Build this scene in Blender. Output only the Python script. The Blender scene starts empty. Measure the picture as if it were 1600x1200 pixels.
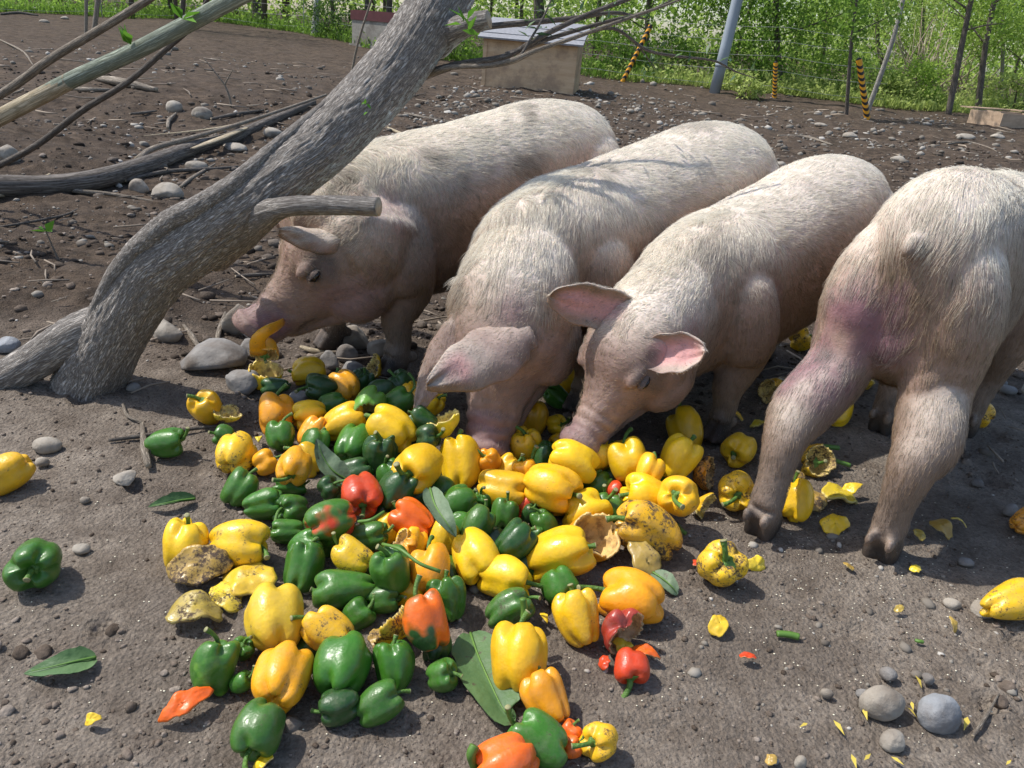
import bpy, math, random
import numpy as np
from mathutils import Matrix, Vector

random.seed(7)
RNG = np.random.default_rng(7)
scene = bpy.context.scene
COL = scene.collection

# ------------------------------------------------------------------ camera, world, sun, exposure
CAM_H, PITCH, ROLL, FPX = 0.90, math.radians(24.5), math.radians(5.0), 1202.0
cam_data = bpy.data.cameras.new("camera")
cam = bpy.data.objects.new("camera", cam_data)
COL.objects.link(cam)
cam.matrix_world = Matrix.Translation((0, 0, CAM_H)) @ Matrix.Rotation(math.pi / 2 - PITCH, 4, 'X') @ Matrix.Rotation(ROLL, 4, 'Z')
cam_data.sensor_width = 36.0
cam_data.lens = 36.0 * FPX / 1600.0
cam_data.clip_start, cam_data.clip_end = 0.05, 2000
scene.camera = cam

SUN_EL = math.radians(56)
SUN_VEC = np.array([-math.cos(SUN_EL) * math.cos(math.radians(12)), math.cos(SUN_EL) * math.sin(math.radians(12)), math.sin(SUN_EL)])
world = bpy.data.worlds.new("World")
scene.world = world
world.use_nodes = True
wn = world.node_tree.nodes
sky = wn.new('ShaderNodeTexSky')
sky.sky_type = 'NISHITA'
sky.sun_disc = False
sky.sun_elevation = SUN_EL
sky.sun_rotation = math.atan2(SUN_VEC[0], SUN_VEC[1])
sky.dust_density = 1.5
wn['Background'].inputs['Strength'].default_value = 0.15
world.node_tree.links.new(sky.outputs[0], wn['Background'].inputs[0])
sun_data = bpy.data.lights.new("sun", 'SUN')
sun_data.energy = 3.6
sun_data.angle = math.radians(0.6)
sun_data.color = (1.0, 0.965, 0.91)
sun = bpy.data.objects.new("sun", sun_data)
COL.objects.link(sun)
sun.rotation_euler = Vector(SUN_VEC).to_track_quat('Z', 'Y').to_euler()
scene.view_settings.view_transform = 'Standard'
scene.view_settings.look = 'None'
scene.view_settings.exposure = 0.42
scene.view_settings.gamma = 1.0
scene.cycles.use_denoising = True
scene.cycles.max_bounces = 6
scene.cycles.diffuse_bounces = 3
scene.cycles.transparent_max_bounces = 4
scene.cycles.sample_clamp_indirect = 4.0

# ------------------------------------------------------------------ maths helpers
def _rx(a):
    c, s = math.cos(a), math.sin(a)
    return np.array([[1, 0, 0], [0, c, -s], [0, s, c]])
def _rz(a):
    c, s = math.cos(a), math.sin(a)
    return np.array([[c, -s, 0], [s, c, 0], [0, 0, 1.0]])
CM = _rx(math.pi / 2 - PITCH) @ _rz(ROLL)
CP = np.array([0, 0, CAM_H])
def ray(x, y):
    return CM @ np.array([(x - 800) / FPX, -(y - 600) / FPX, -1.0])
def on(x, y, z=0.0):
    """the place on the level z that is seen at x, y of the photograph"""
    d = ray(x, y)
    return CP + d * ((z - CAM_H) / d[2])
def at(x, y, Y):
    """the place at distance Y (metres ahead of the camera) seen at x, y of the photograph"""
    d = ray(x, y)
    return CP + d * (Y / d[1])
def proj(P):
    q = (np.asarray(P) - CP) @ CM
    return np.stack([800 + FPX * q[..., 0] / -q[..., 2], 600 - FPX * q[..., 1] / -q[..., 2]], -1)
def depth(p):
    return float(-(CM.T @ (np.asarray(p) - CP))[2])
def nrm(v):
    v = np.asarray(v, float)
    return v / (np.linalg.norm(v, axis=-1, keepdims=True) + 1e-12)

def _hash(i, j, k, seed):
    h = (i * 374761393 + j * 668265263 + k * 2147483647 + seed * 974634533) & 0xFFFFFFFF
    h = ((h ^ (h >> 13)) * 1274126177) & 0xFFFFFFFF
    return ((h ^ (h >> 16)) & 0xFFFF) / 65535.0
def vnoise(P, seed=0):
    P = np.asarray(P, float)
    I = np.floor(P).astype(np.int64)
    f = P - I
    f = f * f * (3 - 2 * f)
    r = 0
    for a in (0, 1):
        for b in (0, 1):
            for c in (0, 1):
                w = (f[..., 0] if a else 1 - f[..., 0]) * (f[..., 1] if b else 1 - f[..., 1]) * (f[..., 2] if c else 1 - f[..., 2])
                r = r + w * _hash(I[..., 0] + a, I[..., 1] + b, I[..., 2] + c, seed)
    return r
def fbm(P, octaves=4, seed=0, gain=0.5):
    P = np.asarray(P, float)
    r, a, t = 0, 1.0, 0
    for o in range(octaves):
        r = r + a * vnoise(P * 2 ** o + 17.3 * o, seed + o)
        t += a
        a *= gain
    return r / t * 2 - 1        # about -1 .. 1
def smooth(a, b, x):
    t = np.clip((np.asarray(x, float) - a) / (b - a), 0, 1)
    return t * t * (3 - 2 * t)
def catmull(P, n):
    """resample rows of P (any columns) with a Catmull-Rom spline to n rows"""
    P = np.asarray(P, float)
    Q = np.vstack([2 * P[0] - P[1], P, 2 * P[-1] - P[-2]])
    u = np.linspace(0, len(P) - 1 - 1e-9, n)
    i = np.floor(u).astype(int)
    t = (u - i)[:, None]
    a, b, c, d = Q[i], Q[i + 1], Q[i + 2], Q[i + 3]
    return 0.5 * (2 * b + (c - a) * t + (2 * a - 5 * b + 4 * c - d) * t * t + (3 * b - a - 3 * c + d) * t ** 3)

# ------------------------------------------------------------------ mesh helpers
def make_mesh(name, V, F, mats=(), smooth_shade=True, fm=None):
    me = bpy.data.meshes.new(name)
    V = np.asarray(V, np.float32)
    if isinstance(F, np.ndarray):
        k = F.shape[1]
        me.vertices.add(len(V))
        me.vertices.foreach_set('co', V.ravel())
        me.loops.add(F.size)
        me.loops.foreach_set('vertex_index', F.astype(np.int32).ravel())
        me.polygons.add(len(F))
        me.polygons.foreach_set('loop_start', np.arange(0, F.size, k, dtype=np.int32))
        me.polygons.foreach_set('loop_total', np.full(len(F), k, np.int32))
        me.update(calc_edges=True)
    else:
        me.from_pydata(V.tolist(), [], F)
    for m in mats:
        me.materials.append(m)
    if fm is not None:
        me.polygons.foreach_set('material_index', np.asarray(fm, np.int32))
    if smooth_shade:
        me.polygons.foreach_set('use_smooth', np.ones(len(me.polygons), bool))
    me.update()
    return me
def obj(name, me, parent=None, loc=None):
    o = bpy.data.objects.new(name, me)
    COL.objects.link(o)
    if parent is not None:
        o.parent = parent
    if loc is not None:
        o.location = loc
    return o
def tag(o, label=None, cat=None, group=None, kind=None):
    if label: o['label'] = label
    if cat: o['category'] = cat
    if group: o['group'] = group
    if kind: o['kind'] = kind
    return o
def empty(name, loc, label, cat, group=None):
    o = obj(name, None)
    o.location = loc
    return tag(o, label, cat, group)
class MB:
    """collects quads"""
    def __init__(s):
        s.V, s.F, s.M, s.n = [], [], [], 0
    def add(s, V, F, m=0):
        V = np.asarray(V, float)
        F = np.asarray(F, int)
        if F.shape[1] == 3:
            F = np.hstack([F, F[:, 2:3]])
        s.V.append(V); s.F.append(F + s.n); s.n += len(V)
        s.M.append(np.full(len(F), m))
    def arrays(s):
        return np.vstack(s.V), np.vstack(s.F), np.concatenate(s.M)
    def mesh(s, name, mats, smooth_shade=True):
        V, F, M = s.arrays()
        faces = [tuple(f) if f[2] != f[3] else tuple(f[:3]) for f in F.tolist()]
        return make_mesh(name, V, faces, mats, smooth_shade, M)
    def box(s, c, sz, R=None, m=0):
        q = np.array([[x, y, z] for x in (-.5, .5) for y in (-.5, .5) for z in (-.5, .5)]) * sz
        if R is not None: q = q @ np.asarray(R).T
        s.add(q + c, [[0, 1, 3, 2], [4, 6, 7, 5], [0, 4, 5, 1], [2, 3, 7, 6], [0, 2, 6, 4], [1, 5, 7, 3]], m)
    def tube(s, P, R, seg=10, m=0, caps=True, up=(0, 0, 1), rough=0, seed=0):
        V, F = tube(P, R, seg, caps, up)
        s.add(V, F, m)
def frames(P, up=(0, 0, 1)):
    P = np.asarray(P, float)
    T = nrm(np.gradient(P, axis=0))
    U = np.zeros_like(P); u = np.asarray(up, float)
    if abs(np.dot(u, T[0])) > .95: u = np.array([1, 0, .1])
    for i in range(len(P)):
        u = u - T[i] * np.dot(u, T[i])
        u = u / (np.linalg.norm(u) + 1e-9)
        U[i] = u
    S = np.cross(T, U)
    return T, S, U
def tube(P, R, seg=10, caps=True, up=(0, 0, 1), R2=None, p=2.0):
    """R half-width sideways, R2 half-height along 'up'"""
    P = np.asarray(P, float)
    n = len(P)
    R = np.broadcast_to(np.asarray(R, float), (n,))
    R2 = R if R2 is None else np.broadcast_to(np.asarray(R2, float), (n,))
    T, S, U = frames(P, up)
    a = np.linspace(0, 2 * math.pi, seg, endpoint=False)
    ca, sa = np.cos(a), np.sin(a)
    ca = np.sign(ca) * np.abs(ca) ** (2 / p); sa = np.sign(sa) * np.abs(sa) ** (2 / p)
    V = P[:, None] + S[:, None] * (R[:, None] * ca)[..., None] + U[:, None] * (R2[:, None] * sa)[..., None]
    V = V.reshape(-1, 3)
    i = np.arange(n - 1)[:, None] * seg
    j = np.arange(seg)[None]; k = (j + 1) % seg
    F = np.stack([i + j, i + k, i + seg + k, i + seg + j], -1).reshape(-1, 4)
    if caps:
        V = np.vstack([V, P[0], P[-1]])
        c0, c1 = n * seg, n * seg + 1
        j = np.arange(seg); k = (j + 1) % seg
        F = np.vstack([F, np.stack([np.full(seg, c0), k, j, j], -1), np.stack([np.full(seg, c1), (n - 1) * seg + j, (n - 1) * seg + k, (n - 1) * seg + k], -1)])
    return V, F
def sphere(n=12, m=8):
    th = np.linspace(0, math.pi, m + 1)[1:-1]
    ph = np.linspace(0, 2 * math.pi, n, endpoint=False)
    V = np.array([[math.sin(t) * math.cos(p), math.sin(t) * math.sin(p), math.cos(t)] for t in th for p in ph] + [[0, 0, 1], [0, 0, -1]])
    F = []
    for i in range(m - 2):
        for j in range(n):
            F.append([i * n + j, (i + 1) * n + j, (i + 1) * n + (j + 1) % n, i * n + (j + 1) % n])
    for j in range(n):
        F.append([len(V) - 2, j, (j + 1) % n, (j + 1) % n])
        F.append([len(V) - 1, (m - 2) * n + (j + 1) % n, (m - 2) * n + j, (m - 2) * n + j])
    return V, np.array(F)
def ico(sub):
    import bmesh
    bm = bmesh.new()
    bmesh.ops.create_icosphere(bm, subdivisions=sub, radius=1)
    V = np.array([v.co[:] for v in bm.verts]); F = np.array([[v.index for v in f.verts] for f in bm.faces])
    bm.free()
    return V, F

# ------------------------------------------------------------------ material helpers
class Mat:
    def __init__(s, name, rough=0.7, spec=0.4):
        s.m = bpy.data.materials.new(name)
        s.m.use_nodes = True
        s.t = s.m.node_tree
        s.b = s.t.nodes['Principled BSDF']
        s.b.inputs['Roughness'].default_value = rough
        s.b.inputs['Specular IOR Level'].default_value = spec
    def n(s, kind, **kw):
        nd = s.t.nodes.new(kind)
        for k, v in kw.items():
            if k in nd.inputs: nd.inputs[k].default_value = v
            else: setattr(nd, k, v)
        return nd
    def l(s, a, b):
        s.t.links.new(a, b)
    def coord(s, which='Object', scale=None):
        c = s.n('ShaderNodeTexCoord').outputs[which]
        if scale is not None:
            mp = s.n('ShaderNodeMapping'); mp.inputs['Scale'].default_value = scale
            s.l(c, mp.inputs[0]); c = mp.outputs[0]
        return c
    def noise(s, co, scale, detail=4, rough=.6):
        nd = s.n('ShaderNodeTexNoise', Scale=scale, Detail=detail, Roughness=rough)
        if co is not None: s.l(co, nd.inputs['Vector'])
        return nd.outputs['Fac']
    def ramp(s, fac, stops):
        r = s.n('ShaderNodeValToRGB')
        e = r.color_ramp.elements
        while len(e) < len(stops): e.new(0.5)
        for i, (p, c) in enumerate(stops):
            e[i].position = p
            e[i].color = (*c, 1) if not np.isscalar(c) else (c, c, c, 1)
        s.l(fac, r.inputs[0])
        return r.outputs[0]
    def mix(s, fac, a, b, mode='MIX'):
        m = s.n('ShaderNodeMix', data_type='RGBA', blend_type=mode)
        for v, i in ((fac, 0), (a, 6), (b, 7)):
            if hasattr(v, 'is_linked'): s.l(v, m.inputs[i])
            else: m.inputs[i].default_value = v if np.isscalar(v) else (*v, 1)
        return m.outputs[2]
    def math(s, op, a, b=0.0):
        m = s.n('ShaderNodeMath', operation=op)
        for v, i in ((a, 0), (b, 1)):
            if hasattr(v, 'is_linked'): s.l(v, m.inputs[i])
            else: m.inputs[i].default_value = v
        return m.outputs[0]
    def color(s, c):
        if hasattr(c, 'is_linked'): s.l(c, s.b.inputs['Base Color'])
        else: s.b.inputs['Base Color'].default_value = (*c, 1)
        return s
    def bump(s, h, strength=.5, dist=.01):
        b = s.n('ShaderNodeBump', Strength=strength, Distance=dist)
        s.l(h, b.inputs['Height']); s.l(b.outputs[0], s.b.inputs['Normal'])
        return s
    def rough(s, r):
        s.l(r, s.b.inputs['Roughness'])
        return s

def mat_plain(name, c, rough=.7, var=.25, scale=8.0, bump=0.0, spec=.4):
    m = Mat(name, rough, spec)
    co = m.coord()
    f = m.noise(co, scale, 5)
    d = [x * (1 - var) for x in c]; u = [min(1, x * (1 + var)) for x in c]
    m.color(m.ramp(f, [(.3, d), (.7, u)]))
    if bump: m.bump(f, .6, bump)
    return m.m

def mat_leaf(name, dark, light, transl=.35, rough=.45):
    m = Mat(name, rough, .3)
    g = m.n('ShaderNodeNewGeometry')
    co = m.coord()
    f = m.noise(co, 1.4, 2)
    k = m.math('ADD', m.math('MULTIPLY', g.outputs['Random Per Island'], .65), m.math('MULTIPLY', f, .35))
    c = m.ramp(k, [(.1, dark), (.85, light)])
    m.color(c)
    tr = m.n('ShaderNodeBsdfTranslucent')
    m.l(c, tr.inputs[0])
    mx = m.n('ShaderNodeMixShader', Fac=transl)
    m.l(m.b.outputs[0], mx.inputs[1]); m.l(tr.outputs[0], mx.inputs[2])
    m.l(mx.outputs[0], m.t.nodes['Material Output'].inputs[0])
    return m.m

def mat_soil():
    m = Mat('soil', .95, .15)
    co = m.coord()
    big = m.noise(co, .9, 4)
    mid = m.noise(co, 14, 6, .65)
    fine = m.noise(co, 120, 5, .7)
    dry = m.ramp(mid, [(.3, (.20, .160, .124)), (.7, (.385, .325, .262))])
    moist = m.ramp(m.math('ADD', m.math('MULTIPLY', mid, .6), m.math('MULTIPLY', m.noise(co, 4.5, 6, .7), .4)), [(.38, (.036, .026, .018)), (.62, (.165, .12, .085))])
    sep = m.n('ShaderNodeSeparateXYZ'); m.l(co, sep.inputs[0])
    # trodden dusty soil round the feeding place, dug moist soil farther out
    far = m.math('ADD', m.math('MULTIPLY', sep.outputs[1], .52), m.math('MULTIPLY', sep.outputs[0], -.10))
    far = m.math('ADD', far, m.math('MULTIPLY', m.math('SUBTRACT', big, .5), 1.9))
    k = m.ramp(far, [(.55, 0.0), (.98, 1.0)])
    far2 = m.math('MULTIPLY', m.math('SUBTRACT', far, .5), .6)
    k = m.ramp(far2, [(.15, 0.0), (.5, 1.0)])
    base = m.mix(k, dry, moist)
    f2 = m.ramp(fine, [(.3, .55), (.72, 1.28)])
    base = m.mix(1.0, base, f2, 'MULTIPLY')
    patch = m.ramp(m.noise(co, 3.1, 5), [(.44, 0.0), (.62, 1.0)])
    base = m.mix(m.math('MULTIPLY', patch, .45), base, (.10, .077, .06))
    m.color(base)
    vo = m.n('ShaderNodeTexVoronoi', Scale=150.0); m.l(co, vo.inputs['Vector'])
    h = m.math('ADD', m.math('MULTIPLY', m.noise(co, 42, 7, .75), 1.0), m.math('MULTIPLY', fine, .5))
    h = m.math('SUBTRACT', h, m.math('MULTIPLY', vo.outputs['Distance'], .35))
    m.bump(h, 1.0, .016)
    return m.m
M_SOIL = mat_soil()

def mat_clod(k=1.0):
    m = Mat('soil_clod', .95, .1)
    g = m.n('ShaderNodeNewGeometry')
    co = m.coord()
    c = m.ramp(g.outputs['Random Per Island'], [(0, (.085 * k, .064 * k, .048 * k)), (.6, (.19 * k, .15 * k, .118 * k)), (1, (.31 * k, .26 * k, .215 * k))])
    m.color(m.mix(1.0, c, m.ramp(m.noise(co, 90, 4), [(.3, .7), (.7, 1.2)]), 'MULTIPLY'))
    m.bump(m.noise(co, 110, 5, .7), .8, .006)
    return m.m
M_CLOD, M_CLOD_DARK = mat_clod(), mat_clod(.52)
def mat_gravel():
    m = Mat('gravel', .85, .25)
    g = m.n('ShaderNodeNewGeometry')
    c = m.ramp(g.outputs['Random Per Island'], [(0, (.12, .10, .08)), (.5, (.23, .205, .17)), (.88, (.34, .31, .265)), (1, (.48, .45, .40))])
    m.color(c)
    return m.m
M_GRAVEL = mat_gravel()
def mat_rock(name, c, c2):
    m = Mat(name, .88, .25)
    co = m.coord()
    oi = m.n('ShaderNodeObjectInfo')
    ad = m.n('ShaderNodeVectorMath', operation='ADD'); m.l(co, ad.inputs[0]); m.l(oi.outputs['Random'], ad.inputs[1])
    f = m.noise(ad.outputs[0], 22, 6, .65)
    col = m.ramp(f, [(.28, c), (.72, c2)])
    dirt = m.ramp(m.noise(ad.outputs[0], 9, 4), [(.48, 0.0), (.68, .75)])
    m.color(m.mix(dirt, col, (.12, .092, .07)))
    m.bump(m.noise(ad.outputs[0], 70, 6, .7), .6, .006)
    return m.m
M_ROCK = [mat_rock('rock_grey', (.16, .15, .14), (.30, .285, .265)), mat_rock('rock_tan', (.25, .215, .17), (.42, .38, .32)), mat_rock('rock_blue', (.20, .21, .22), (.34, .35, .36))]

# ------------------------------------------------------------------ ground
MOUNDS = [(-2.4, 2.3, .9, .10), (-3.6, 4.4, 1.6, .14), (-1.35, 2.25, .5, .05), (-3.2, 8, 2.0, .15), (4.2, 7.3, 2.2, .12), (2.4, 5.2, 1.5, .06), (7.5, 9.5, 2.0, .18), (1.9, 1.55, .5, .02)]
def ground_h(x, y):
    x = np.asarray(x, float); y = np.asarray(y, float)
    P = np.stack([x, y, np.zeros_like(x)], -1)
    r = np.hypot(x - .1, y - 1.3)
    away = smooth(.9, 3.0, r)
    h = .012 * fbm(P * 1.6, 3, 3) * (.35 + .65 * away) + .05 * away * fbm(P * .8, 3, 9)
    for mx, my, s, a in MOUNDS:
        h = h + a * np.exp(-((x - mx) ** 2 + (y - my) ** 2) / (2 * (s * .5) ** 2))
    h = h * (1 - smooth(18, 40, r))
    return h + .032 * np.clip(y - 5, 0, 25) * smooth(4.5, 7, y)      # the paddock rises gently to the wood
_rd = np.random.default_rng(12)
DENTS = np.c_[_rd.uniform(-1.1, 1.5, 60), _rd.uniform(.65, 2.1, 60), _rd.uniform(.018, .035, 60), _rd.uniform(.008, .018, 60)]
def ground_fine(x, y):
    P = np.stack([x, y, np.zeros_like(x)], -1)
    r = np.hypot(x - .1, y - 1.3)
    away = .5 + .9 * smooth(.7, 2.2, r + .5 * fbm(P * 1.1, 2, 5))
    c = np.maximum(fbm(P * 9, 4, 21), -.3)
    lump = np.clip(np.abs(fbm(P * 20, 3, 41)) - .12, 0, 1)
    far = smooth(1.9, 3.4, y)
    hoof = np.zeros_like(x)
    near = (y < 2.3) & (np.abs(x) < 1.8)
    for dx, dy, dr, dd in DENTS:
        q = np.sqrt((x[near] - dx) ** 2 + (y[near] - dy) ** 2) / dr
        hoof[near] += dd * (-np.exp(-q ** 4) + .45 * np.exp(-((q - 1.35) / .35) ** 2))
    return hoof + far * .034 * np.maximum(fbm(P * 5.5, 3, 44), -.1) + away * (.016 * c + .012 * lump + .007 * np.abs(fbm(P * 44, 3, 31))) - .005
def gz(x, y):
    return float(ground_h(np.array([x]), np.array([y]))[0])
_GT = np.geomspace(.5, 90, 700)
def gon(x, y, dz=0.0):
    """ground point seen at photo x, y, raised by dz: walk along the line of sight until it meets the ground"""
    d = ray(x, y); d = d / d[1]
    P = CP + d[None] * _GT[:, None]
    e = P[:, 2] - ground_h(P[:, 0], P[:, 1]) - dz
    i = int(np.argmax(e < 0)) if (e < 0).any() else len(e) - 1
    lo, hi = _GT[max(i - 1, 0)], _GT[i]
    for _ in range(18):
        m_ = (lo + hi) / 2; p = CP + d * m_
        if p[2] - gz(p[0], p[1]) - dz > 0: lo = m_
        else: hi = m_
    return CP + d * hi
def build_ground():
    r = np.concatenate([np.geomspace(.5, 9, 470), np.geomspace(9.1, 60, 90), np.array([80, 120, 200, 400, 900])])
    a = np.radians(np.linspace(-75, 75, 500))
    Rr, A = np.meshgrid(r, a, indexing='ij')
    X = Rr * np.sin(A); Y = Rr * np.cos(A) - .75
    Z = ground_h(X, Y) + ground_fine(X, Y) * (1 - smooth(12, 25, Rr))
    V = np.stack([X, Y, Z], -1).reshape(-1, 3)
    n, k = Rr.shape
    i = np.arange(n - 1)[:, None] * k; j = np.arange(k - 1)[None]
    F = np.stack([i + j, i + k + j, i + k + j + 1, i + j + 1], -1).reshape(-1, 4)
    o = obj('ground', make_mesh('ground', V, F, [M_SOIL]))
    tag(o, 'bare trodden brown soil with clods and stones', kind='structure')
build_ground()

def rough_shapes(sub, k, seed):
    """k irregular flat-faced lumps on one sphere topology"""
    B, F = ico(sub)
    out = []
    for i in range(k):
        rng = np.random.default_rng(seed + i)
        N = nrm(rng.normal(0, 1, (10, 3)))
        d = np.min(rng.uniform(.5, .95, 10) / np.maximum(B @ N.T, 1e-3), axis=1)
        R = np.minimum(1.0, d) * (1 + .16 * fbm(B * 2.2 + i * 7, 2, seed + i))
        out.append(B * R[:, None])
    return np.array(out), F
def scatter(name, label, n, mat, sub, sizes, where, flat=.7, sink=.35):
    shapes, F = rough_shapes(sub, 14, len(name))
    pts = where(n)
    s = sizes(len(pts), pts)
    k = len(pts)
    B = shapes[RNG.integers(0, len(shapes), k)]
    sc = RNG.uniform(.65, 1.3, (k, 1, 3)) * np.array([1, 1, flat])
    ang = RNG.uniform(0, 6.28, k); c, sn = np.cos(ang)[:, None], np.sin(ang)[:, None]
    W = B * sc * s[:, None, None]
    X = W[..., 0] * c - W[..., 1] * sn; Yv = W[..., 0] * sn + W[..., 1] * c
    z = ground_h(pts[:, 0], pts[:, 1]) + ground_fine(pts[:, 0], pts[:, 1])
    V = np.stack([X + pts[:, 0, None], Yv + pts[:, 1, None], W[..., 2] + (z + s * flat * (1 - 2 * sink))[:, None]], -1).reshape(-1, 3)
    Fa = (F[None] + (np.arange(k) * B.shape[1])[:, None, None]).reshape(-1, 3)
    o = obj(name, make_mesh(name, V, Fa, [mat], smooth_shade=False))
    tag(o, label, kind='stuff')
def pts_fan(n, r0, r1, power=1.0, amax=50, keep=None):
    out = []
    while sum(map(len, out)) < n:
        r = r0 * (r1 / r0) ** (RNG.random(n) ** power); a = np.radians(RNG.uniform(-amax, amax, n))
        p = np.stack([r * np.sin(a), r * np.cos(a) - .3], -1)
        if keep is not None: p = p[keep(p)]
        out.append(p)
    return np.vstack(out)[:n]
def clumpy(p, seed, lo):
    return fbm(np.c_[p * 1.3, np.zeros(len(p))], 3, seed) > lo + RNG.uniform(-.3, .3, len(p))
scatter('soil_clods', 'loose clods of dug soil on the ground', 3400, M_CLOD, 2, lambda n, p: (RNG.pareto(3.0, n) + .45).clip(.4, 2.4) * .0052 * (1 + .28 * np.hypot(p[:, 0], p[:, 1])),
        lambda n: pts_fan(n, 1.1, 7, .9, 50, lambda p: clumpy(p, 51, -.05 + .9 * np.exp(-(((p[:, 0] - .1) ** 2 + (p[:, 1] - 1.1) ** 2) / .9)))), .62, .42)
scatter('soil_clods', 'big clods turned up in the dug soil behind the trunk', 8500, M_CLOD_DARK, 1, lambda n, p: (RNG.pareto(3.0, n) + .5).clip(.4, 2.8) * .0085 * (1 + .16 * p[:, 1]),
        lambda n: pts_fan(n, 2.2, 11, .85, 48, lambda p: clumpy(p, 57, -.08) & (p[:, 1] > 1.9)), .62, .42)
scatter('soil_crumbs', 'fine soil crumbs', 24000, M_CLOD, 1, lambda n, p: (RNG.pareto(3.2, n) + .6).clip(.5, 3) * .0019 * (1 + .42 * (p[:, 1] - .6).clip(0)), lambda n: np.vstack([pts_fan(n // 2, .85, 2.6, 1.0, 48, lambda p: clumpy(p * 2.2, 53, -.1)), pts_fan(n - n // 2, 1.6, 8, 1.0, 48, lambda p: clumpy(p, 54, -.12))]), .7, .4)
scatter('gravel', 'small pale pebbles strewn over the soil', 9000, M_GRAVEL, 1, lambda n, p: (RNG.pareto(2.6, n) + .5).clip(.45, 3.4) * .0036 * (1 + .40 * p[:, 1]),
        lambda n: np.vstack([pts_fan(n // 2, 1.2, 15, .8, 50, lambda p: clumpy(p, 61, .12)),
                             pts_fan(n // 5, 6, 12, .8, 14, lambda p: np.abs(p[:, 0] - .1 * p[:, 1] + .5) < 1.6),
                             pts_fan(n - n // 2 - n // 5, 3, 13, .8, 50, lambda p: p[:, 0] > .25 * p[:, 1])]), .62, .4)
def twig_litter():
    mb = MB()
    p = pts_fan(750, 2.2, 13, .8, 46)
    for x, y in p:
        z = gz(x, y); L_ = RNG.uniform(.03, .16) * (1 + .12 * y); a = RNG.uniform(0, 6.28); d = np.array([math.cos(a), math.sin(a), RNG.normal(0, .08)]) * L_
        r_ = .0016 * (1 + .3 * y) * RNG.uniform(.6, 1.6)
        q = np.array([x, y, z + .010 + r_])
        mb.tube([q, q + d * .5 + RNG.normal(0, .06, 3) * L_ * np.array([1, 1, .3]), q + d], [r_, r_, r_ * .5], 5)
    o = obj('twig_litter', mb.mesh('twig_litter', [mat_plain('litter', (.26, .21, .16), .9, .5, 3)])); tag(o, 'small broken twigs littering the dug soil', kind='stuff')
twig_litter()
# ---- end of setting ----
# ------------------------------------------------------------------ pigs
def mat_skin():
    m = Mat('pig_skin', .6, .35)
    a = m.n('ShaderNodeAttribute', attribute_name='skin')
    co = m.coord()
    v = m.ramp(m.noise(co, 55, 6, .7), [(.25, .78), (.75, 1.16)])
    c = m.mix(1.0, a.outputs['Color'], v, 'MULTIPLY')
    sp = m.ramp(m.noise(co, 130, 3), [(.66, 0.0), (.76, .55)])
    m.color(m.mix(sp, c, (.10, .065, .05)))
    m.b.inputs['Subsurface Weight'].default_value = .12
    m.b.inputs['Subsurface Radius'].default_value = (.01, .004, .002)
    m.b.inputs['Subsurface Scale'].default_value = .4
    m.bump(m.math('ADD', m.noise(co, 160, 5, .7), m.math('MULTIPLY', m.noise(co, 45, 4), 1.6)), .45, .003)
    return m.m
def mat_fur():
    m = Mat('pig_bristle', .42, .35)
    a = m.n('ShaderNodeAttribute', attribute_name='tint')
    m.color(a.outputs['Color'])
    tr = m.n('ShaderNodeBsdfTranslucent')
    m.l(a.outputs['Color'], tr.inputs[0])
    mx = m.n('ShaderNodeMixShader', Fac=.35)
    m.l(m.b.outputs[0], mx.inputs[1]); m.l(tr.outputs[0], mx.inputs[2])
    m.l(mx.outputs[0], m.t.nodes['Material Output'].inputs[0])
    return m.m
M_SKIN, M_FUR = mat_skin(), mat_fur()
M_EYE = mat_plain('pig_eye', (.012, .008, .007), .12, .1)

SK_PINK = np.array([.60, .44, .37]); SK_TAN = np.array([.52, .39, .28]); SK_PURPLE = np.array([.24, .12, .135]); SK_DARK = np.array([.10, .075, .065])
SK_FACE = np.array([.28, .18, .15]); SK_ROSE = np.array([.62, .31, .29]); SK_HOOF = np.array([.035, .027, .022]); SK_MUD = np.array([.20, .15, .115])
HAIR_WHITE = np.array([.93, .88, .76]); HAIR_TAN = np.array([.56, .43, .285]); HAIR_BROWN = np.array([.33, .22, .14])

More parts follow.
